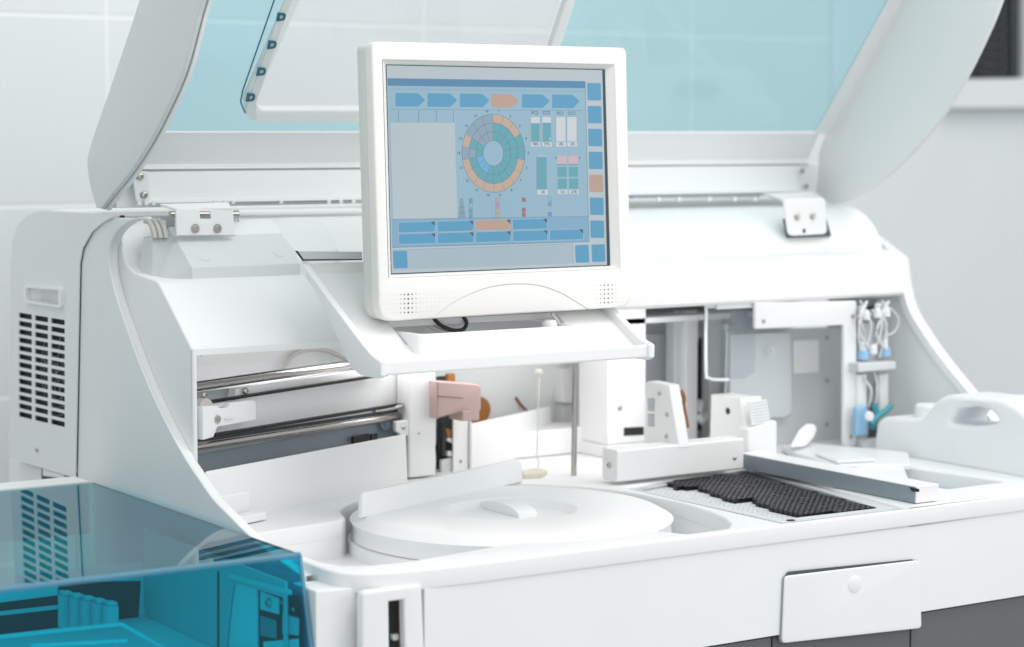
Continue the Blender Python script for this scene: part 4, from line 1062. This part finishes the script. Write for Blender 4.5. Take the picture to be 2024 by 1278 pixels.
# chart
ccx, ccy, RX, RY = 982, 301.8, 62.3, 77.6
rad = [1, .777, .552, .324]
outer_c = ['peach']*3 + ['teal']*2 + ['peach']*8 + ['seg', 'peach'] + ['seg']*3
mid_c = ['teal']*13 + ['seg', 'teal'] + ['seg']*3
in_c = ['teal']*10 + ['sky']*3 + ['teal']*2 + ['seg']*3
def pol(a, r): return (ccx + RX*r*math.sin(R(a)) + (math.cos(R(a))*r*-1.2), ccy - RY*r*math.cos(R(a)))
for ring, cc in enumerate((outer_c, mid_c, in_c)):
    for s in range(18):
        a0, a1 = s*20, s*20+20
        A_ = [pol(a0 + (a1-a0)*t/5, rad[ring]) for t in range(6)]; B_ = [pol(a1 - (a1-a0)*t/5, rad[ring+1]) for t in range(6)]
        spoly(A_+B_, cc[s], 4)
        sline(pol(a0, rad[ring+1]), pol(a0, rad[ring]), 'line', 5, .55)
for r in rad:
    for t in range(60): sline(pol(t*6, r), pol(t*6+6, r), 'line', 6, .8)
# gauges
for (x0, x1, f) in ((1056, 1074, .75), (1078.5, 1096.5, .77), (1106, 1125, 0), (1128, 1147, 0)):
    quad(x0-1, 229.5, x1+1, 279, 'seg', 4); quad(x0, 230, x1, 278.3, 'white', 5)
    if f: quad(x0+.5, 278.3-48*f, x1-.5, 278.3, 'teal', 6)
    quad(x0+.5, 280, x1+.8, 288.5, 'white', 5)
quad(1067.5, 307, 1088, 373.5, 'seg', 4); quad(1068, 308.5, 1087.3, 373, 'teal', 5); quad(1068, 307, 1088, 308.3, 'white', 6); quad(1069, 374.5, 1090, 383.5, 'white', 5)
for x0 in (1108, 1130.5):
    quad(x0, 306.5, x0+19, 323, 'pink', 5); quad(x0, 323.2, x0+19, 325.8, 'teal', 5)
    quad(x0+1, 329, x0+19, 348.5, 'teal', 5); quad(x0+1.5, 352, x0+19.5, 372.5, 'teal', 5); quad(x0+1.3, 374, x0+20.5, 382.5, 'white', 5)
spoly([(1105, 309), (1107.5, 311.5), (1105, 314)], 'dark', 5); spoly([(1153.5, 308.5), (1151, 311), (1153.5, 313.5)], 'dark', 5)
# legend
spoly([(916, 391), (922, 391), (927.5, 430), (913, 430.5)], 'trap', 4)
for yy_ in (409.5, 419.5): sline((914.5, yy_), (926, yy_), 'line', 5, .7)
for (x, ys, ks) in ((937.5, (395.5, 405.3, 416, 426), ('teal', 'bg', 'teal', 'teal')), (990.5, (394.5, 405, 415.5, 425.5), ('peach', 'mag', 'peach', 'peach')), (1042.5, (394, 414, 423.5), ('red', 'red', 'red')), (1094, (392.5, 402.5, 422.5), ('bg', 'trap', 'blue'))):
    for y, k in zip(ys, ks):
        quad(x-3.6, y-4.2, x+3.6, y+4.2, 'line', 4); quad(x-3, y-3.6, x+3, y+3.6, k, 5)
# lower buttons, two rows following the tilt
def btn(x0, x1, yt, h, k):
    s = -.030; y1 = yt + (x1-x0)*s
    spoly(round_poly([(x0-.6, yt-.6), (x1+.6, y1-.6), (x1+1, y1+h+.8), (x0-.2, yt+h+.8)], 2, 3), 'grey', 4)
    spoly(round_poly([(x0, yt), (x1, y1), (x1+.3, y1+h), (x0+.3, yt+h)], 2, 3), k, 5)
    spoly([(x1-8, y1+.2), (x1, y1), (x1+.2, y1+9)], 'dark', 6)
for i, (x0, x1) in enumerate(((794, 866), (871.5, 942), (947, 1015.5), (1020.5, 1088))):
    btn(x0, x1, 439.3-i*2.0, 20, 'orange' if i == 2 else 'blue')
for i, (x0, x1) in enumerate(((794.5, 866.5), (872, 942.5), (947.5, 1016), (1021, 1089), (1093.5, 1159.5))):
    btn(x0, x1, 462.3-i*2.0, 20, 'blue')
spoly([(783, 494), (1139, 481.5), (1140.5, 520.5), (784, 533)], 'panel', 4); sline((783, 493.8), (1139, 481.3), 'line', 5, .5); sline((1139, 481.5), (1140.5, 520.5), 'line', 5, .5)
spoly(round_poly([(783, 495.8), (811, 495), (812.5, 529), (784.5, 530)], 2, 3), 'blue', 5)
spoly(round_poly([(1143.5, 484), (1170.5, 483), (1172, 518), (1145, 519)], 2.5, 3), 'blue', 5)
spoly(round_poly([(1176, 483), (1202.5, 482), (1204, 516.5), (1177.5, 517.5)], 2.5, 3), 'blue', 5)
# right column
for i in range(7):
    y = 162.5 + i*45.4; x = 1167.6 + i*1.05
    k = 'orange' if i == 4 else 'blue'
    if i < 5 or True:
        spoly(round_poly([(x, y), (x+27.3, y+.6), (x+28, y+35), (x+.8, y+34.5)], 2.2, 3), k, 4)
me = mesh_of(SB, mats)
scr = link('display', me, mon)
for f in me.polygons: pass
def text(s, x, y, h, k, bold=0.0):
    cu = bpy.data.curves.new('t', 'FONT'); cu.body = s; cu.align_x = 'CENTER'; cu.align_y = 'CENTER'; cu.size = h; cu.offset = bold; cu.resolution_u = 2
    ob = bpy.data.objects.new('tmp', cu); COL.objects.link(ob)
    dg = bpy.context.evaluated_depsgraph_get(); me_ = bpy.data.meshes.new_from_object(ob.evaluated_get(dg))
    bpy.data.objects.remove(ob); bpy.data.curves.remove(cu)
    out_ = []
    for v in me_.vertices:
        v.co = MP.at(x + v.co.x*.92, y - v.co.y, SW + .0010)
    me_.materials.clear(); me_.materials.append(mats[KI[k]])
    return me_
def join_text(items, name):
    bm = bmesh.new()
    for it in items:
        m_ = text(*it); bm.from_mesh(m_); bpy.data.meshes.remove(m_)
    me_ = bpy.data.meshes.new('t'); bm.to_mesh(me_); bm.free()
    return me_
me_ = join_text([(t, x, y, 9, 'dark', .1) for t, x, y in (('FC2', 1064, 222), ('CC2', 1086.5, 222), ('FC1', 1114.5, 223), ('CC1', 1137, 223))]
    + [(t, x, y, 8, 'dark', .12) for t, x, y in (('78%', 1065, 284), ('79%', 1087.5, 284), ('4%', 1116, 284), ('2%', 1138.5, 284), ('18', 1079.5, 379), ('131', 1119, 378.5), ('278', 1141, 378.5))]
    + [(str(i+1), pol(i*20+10, 1.11)[0], pol(i*20+10, 1.09)[1], 7.5, 'dark', .1) for i in range(18)], 'numbers')
me_.materials.clear(); me_.materials.append(mats[KI['dark']])
link('screen_text', me_, scr)
bm = bmesh.new(); bm.faces.new([bm.verts.new(MP.at(x, y, SW+.0012)) for x, y in [(1092, 270), (1092, 276), (1093.5, 274.6), (1095.5, 274.4)]])
link('mouse_pointer', mesh_of(bm, mats[KI['white']]), scr)

# ================================================================== SAMPLE LOADER with the teal cover (front left)
zt2 = -.400
LZ = PZ(zt2)
S = thing('sample_loader', 'sample loading module under a transparent deep teal cover at the lower left', 'sample loader', (.7, 2.1, -1.5))
cx1 = .9555; cY0, cY1 = 1.845, 2.362; cx0 = .30
slope = -.030/.085
def fy_(z): return cY0 + (z - zt2)*(-slope)*1.0
zlow = -.64
yl = cY0 - .22*(zt2 - zlow)
bm = bmesh.new(); add_box(bm, cx0, cx1, cY0, cY1, zt2-.0001, zt2)
bm.free()
t = .004
def quadm(name, pts, m, parent):
    bm = bmesh.new(); bm.faces.new([bm.verts.new(p) for p in pts]); return link(name, mesh_of(bm, m), parent)
cov = quadm('cover', [(cx0, cY0, zt2), (cx1, cY0, zt2), (cx1, cY1, zt2), (cx0, cY1, zt2)], M['cover'], S)
quadm('cover_front', [(cx0, cY0, zt2-.0002), (cx1, cY0, zt2-.0002), (cx1+.004, yl, zlow), (cx0, yl, zlow)], M['coverfront'], cov)
quadm('cover_side', [(cx1, cY0, zt2-.0002), (cx1, cY1, zt2-.0002), (cx1+.004, cY1, zlow), (cx1+.004, yl, zlow)], M['coverfront'], cov)
tube('cover_edge', [(cx0, cY0, zt2-.001), (cx1, cY0, zt2-.001)], .0030, M['coveredge'], cov, n=10)
tube('cover_edge', [(cx1, cY0, zt2-.001), (cx1+.004, yl, zlow)], .0022, M['coveredge'], cov, n=10)
tube('cover_edge', [(cx1, cY0, zt2-.001), (cx1, cY1, zt2-.001)], .0012, M['tealedge'], cov, n=8)
# rear shelf
box('rear_shelf', cx0, PX(XL-.004).at(158, 957)[0]-.02, cY1+.002, cY1+.045, -.46, zt2+.002, M['white'], S, .001)
# body under the cover
box('body', cx0, cx1-.002, 1.80, 2.40, -1.48, -.60, M['white'], S, .004)
WYL = 2.195; zfl = PY(WYL).at(280, 1217)[2]
box('tray_bed', cx0, .945, 1.88, WYL-.001, -.60, zfl, M['white'], S, .002)
ib = PY(WYL)
box('inner_wall', cx0, .945, WYL, WYL+.01, zfl, PY(WYL).at(200, 1122)[2], M['white'], S, .001)
IW = COL.objects[-1]
pxprism('dark_window', ib, [(-40, 1196), (115, 1176), (115, 1150), (277, 1148), (272, 1232), (-40, 1262)], .0005, .0015, M['dark'], IW, 0)
pxprism('window_rail', PY(WYL-.012), [(-40, 1212), (112, 1195), (112, 1203), (-40, 1220)], 0, .003, M['greymetal'], IW, .0005)
pxprism('tray_lip', PY(1.98), [(-40, 1258), (240, 1229), (330, 1280), (330, 1287), (236, 1236), (-40, 1266)], 0, .003, M['white'], S, .0006)
pxprism('tray_lip', PY(1.95), [(60, 1272), (250, 1262), (250, 1268), (60, 1280)], 0, .003, M['white'], S, .0006)
rk = thing('tube_rack', 'grey tube rack with stepped holders inside the teal-covered loader', 'tube rack', PY(2.05).at(170, 1232))
for k in range(5):
    x0 = 114 + k*22; y0 = 1166 + k*5
    pl = PY(2.07 - k*.012)
    bm = bmesh.new()
    add_prism(bm, [pl.at(x0, y0+8), pl.at(x0+25, y0+8), pl.at(x0+25, 1236), pl.at(x0, 1238)], pl.n*.010)
    add_prism(bm, [pl.at(x0+3, y0, -.001), pl.at(x0+22, y0, -.001), pl.at(x0+22, y0+7.5, -.001), pl.at(x0+3, y0+7.5, -.001)], pl.n*.012)
    link('tube_holder', mesh_of(bm, M['greymetal']), rk, .0008)
# side wall with its arched opening and the reader inside it
wx = PX(.945)
top_ = [wx.uv(284, 1124)[0], 1.856]
wall_out = [(top_[0], -.428), (top_[1], -.428), (top_[1], -.60), (top_[0], -.60)]
arch = round_poly([wx.uv(*q_) for q_ in [(458, 1150), (590, 1192), (592, 1300), (592, 1345), (440, 1345), (446, 1240)]], [.008, .004, .001, .001, .001, .02], 4)
arch = [(max(a, 1.8605), b) for a, b in arch]
plate('side_wall', wx, [wall_out, arch], 0, .003, M['dullplate'], S)
SW_ = COL.objects[-1]
rx = PX(.9515)
pxprism('pale_column', rx, [(440, 1140), (511, 1150), (512, 1345), (436, 1345)], -.002, .002, M['label'], SW_, .0005)
rbx = pxprism('reader_box', rx, [(511, 1150), (588, 1180), (590, 1345), (511, 1345)], 0, .002, M['dark'], S, 0)
pxprism('reader_plate', PX(.950), [(514, 1168), (551, 1182), (551, 1214), (514, 1204)], 0, .001, M['metalwhite'], rbx, .0003)
screw(PX(.9498).at(532, 1191), (-1, 0, 0), .0050, rbx)
pxprism('reader_plate', PX(.950), [(514, 1216), (546, 1226), (546, 1262), (514, 1256)], 0, .001, M['bluegrey'], rbx, .0003)
pxprism('reader_block', PX(.949), [(558, 1212), (588, 1222), (588, 1256), (558, 1252)], 0, .002, M['greymetal'], rbx, .0005)
pxprism('reader_block', PX(.949), [(520, 1268), (588, 1262), (588, 1345), (520, 1345)], 0, .002, M['white'], rbx, .0005)
screw(PX(.9488).at(566, 1236), (-1, 0, 0), .0028, rbx)
for (xa1, ya1) in ((556, 1190), (562, 1198), (580, 1204)): screw(PX(.9500).at(xa1, ya1), (-1, 0, 0), .0020, rbx)
pxprism('wall_seam', PX(.9446), [(429, 1128), (433, 1129), (433, 1345), (429, 1345)], 0, .0003, M['gapgrey'], SW_, 0)
pxprism('wall_ledge', PX(.9435), [(452, 1132), (574, 1166), (574, 1176), (452, 1142)], 0, .0015, M['white'], SW_, .0004)

# ================================================================== JUG
jp = PX(1.985)
J = thing('jug', 'milky white plastic jug with moulded handle and screw cap at the deck right end', 'jug', (2.025, 2.03, DZ))
jo = smooth_loop([(1732, 893), (1729, 850), (1738, 828), (1762, 823), (1818, 826), (1836, 806), (1856, 786), (1882, 780), (1930, 785), (1975, 789), (2010, 806), (2040, 830), (2100, 862), (2110, 965), (2030, 950), (1900, 925), (1800, 908)], 4)
jh = round_poly([(1874, 836), (1890, 808), (1925, 803), (1958, 812), (1972, 828), (1962, 838), (1920, 842)], 9, 5)
pxplate('jug_body', jp, [jo, jh], 0, .070, M['jug'], J, .008, 5)
JB = COL.objects[-1]
lathe('jug_cap', [(0, .016), (.018, .016), (.020, .014), (.0205, 0), (.019, -.002), (.0185, -.012)], Vector((2.02, jp.at(1800, 812)[1], jp.at(1800, 826)[2])), M['white'], J, n=40)

# ================================================================== CAMERA, LIGHT, WORLD
cam = bpy.data.cameras.new('camera'); cam.sensor_width = 36; cam.lens = FPX/2024*36; cam.clip_start = .05; cam.clip_end = 100
co = bpy.data.objects.new('camera', cam); COL.objects.link(co); SC.camera = co
co.matrix_world = Matrix(((Rt.x, Up.x, -Fw.x, 0), (Rt.y, Up.y, -Fw.y, 0), (Rt.z, Up.z, -Fw.z, 0), (0, 0, 0, 1)))
cam.dof.use_dof = True; cam.dof.focus_distance = 2.40; cam.dof.aperture_fstop = 4.0

wd = bpy.data.worlds.new('World'); SC.world = wd; wd.use_nodes = True
bg = wd.node_tree.nodes['Background']; bg.inputs['Color'].default_value = (.965, .99, 1.0, 1); bg.inputs['Strength'].default_value = .71

def area(name, loc, target, sx, sy, power, col=(1, 1, 1)):
    l = bpy.data.lights.new(name, 'AREA'); l.shape = 'RECTANGLE'; l.size = sx; l.size_y = sy; l.energy = power; l.color = col
    o = bpy.data.objects.new(name, l); COL.objects.link(o); o.location = loc
    d = Vector(target) - Vector(loc); o.rotation_euler = d.to_track_quat('-Z', 'Y').to_euler(); return o
area('ceiling_lamp', (1.9, 1.3, 1.35), (1.5, 2.1, -.4), 2.4, 1.2, 25, (1, .99, .97))
area('front_light', (3.6, -.6, .7), (1.6, 2.2, -.3), 2.0, 1.6, 26, (1, 1, 1))
area('front_light', (-.3, -.6, .5), (1.5, 2.2, -.35), 2.0, 1.5, 11, (1, 1, 1))  # added soft fill to brighten the dark interior, no window known here
area('ceiling_lamp', (.3, 2.9, 1.5), (1.0, 3.3, 0.0), 1.5, .6, 7, (1, .99, .98))

SC.view_settings.view_transform = 'Standard'; SC.view_settings.look = 'None'; SC.view_settings.exposure = 0; SC.view_settings.gamma = 1
SC.cycles.use_denoising = True
SC.cycles.max_bounces = 10; SC.cycles.transparent_max_bounces = 16; SC.cycles.diffuse_bounces = 5
SC.cycles.caustics_reflective = False; SC.cycles.caustics_refractive = False; SC.cycles.sample_clamp_indirect = 6

area('bay_fill', (1.16, 2.27, -.2395), (1.14, 2.42, -.36), .26, .06, .32, (1, .98, .96))  # added fill that brightens the left opening, no lamp hangs under the hood
area('bay_fill', (1.50, 2.25, -.2475), (1.54, 2.44, -.42), .42, .06, .34, (1, .98, .96))  # added fill for the right bay, the analyser has no lamp here

# stand everything on the real floor level: the camera is CAMH above it
for o in list(COL.objects):
    if o.parent is None: o.location.z += CAMH
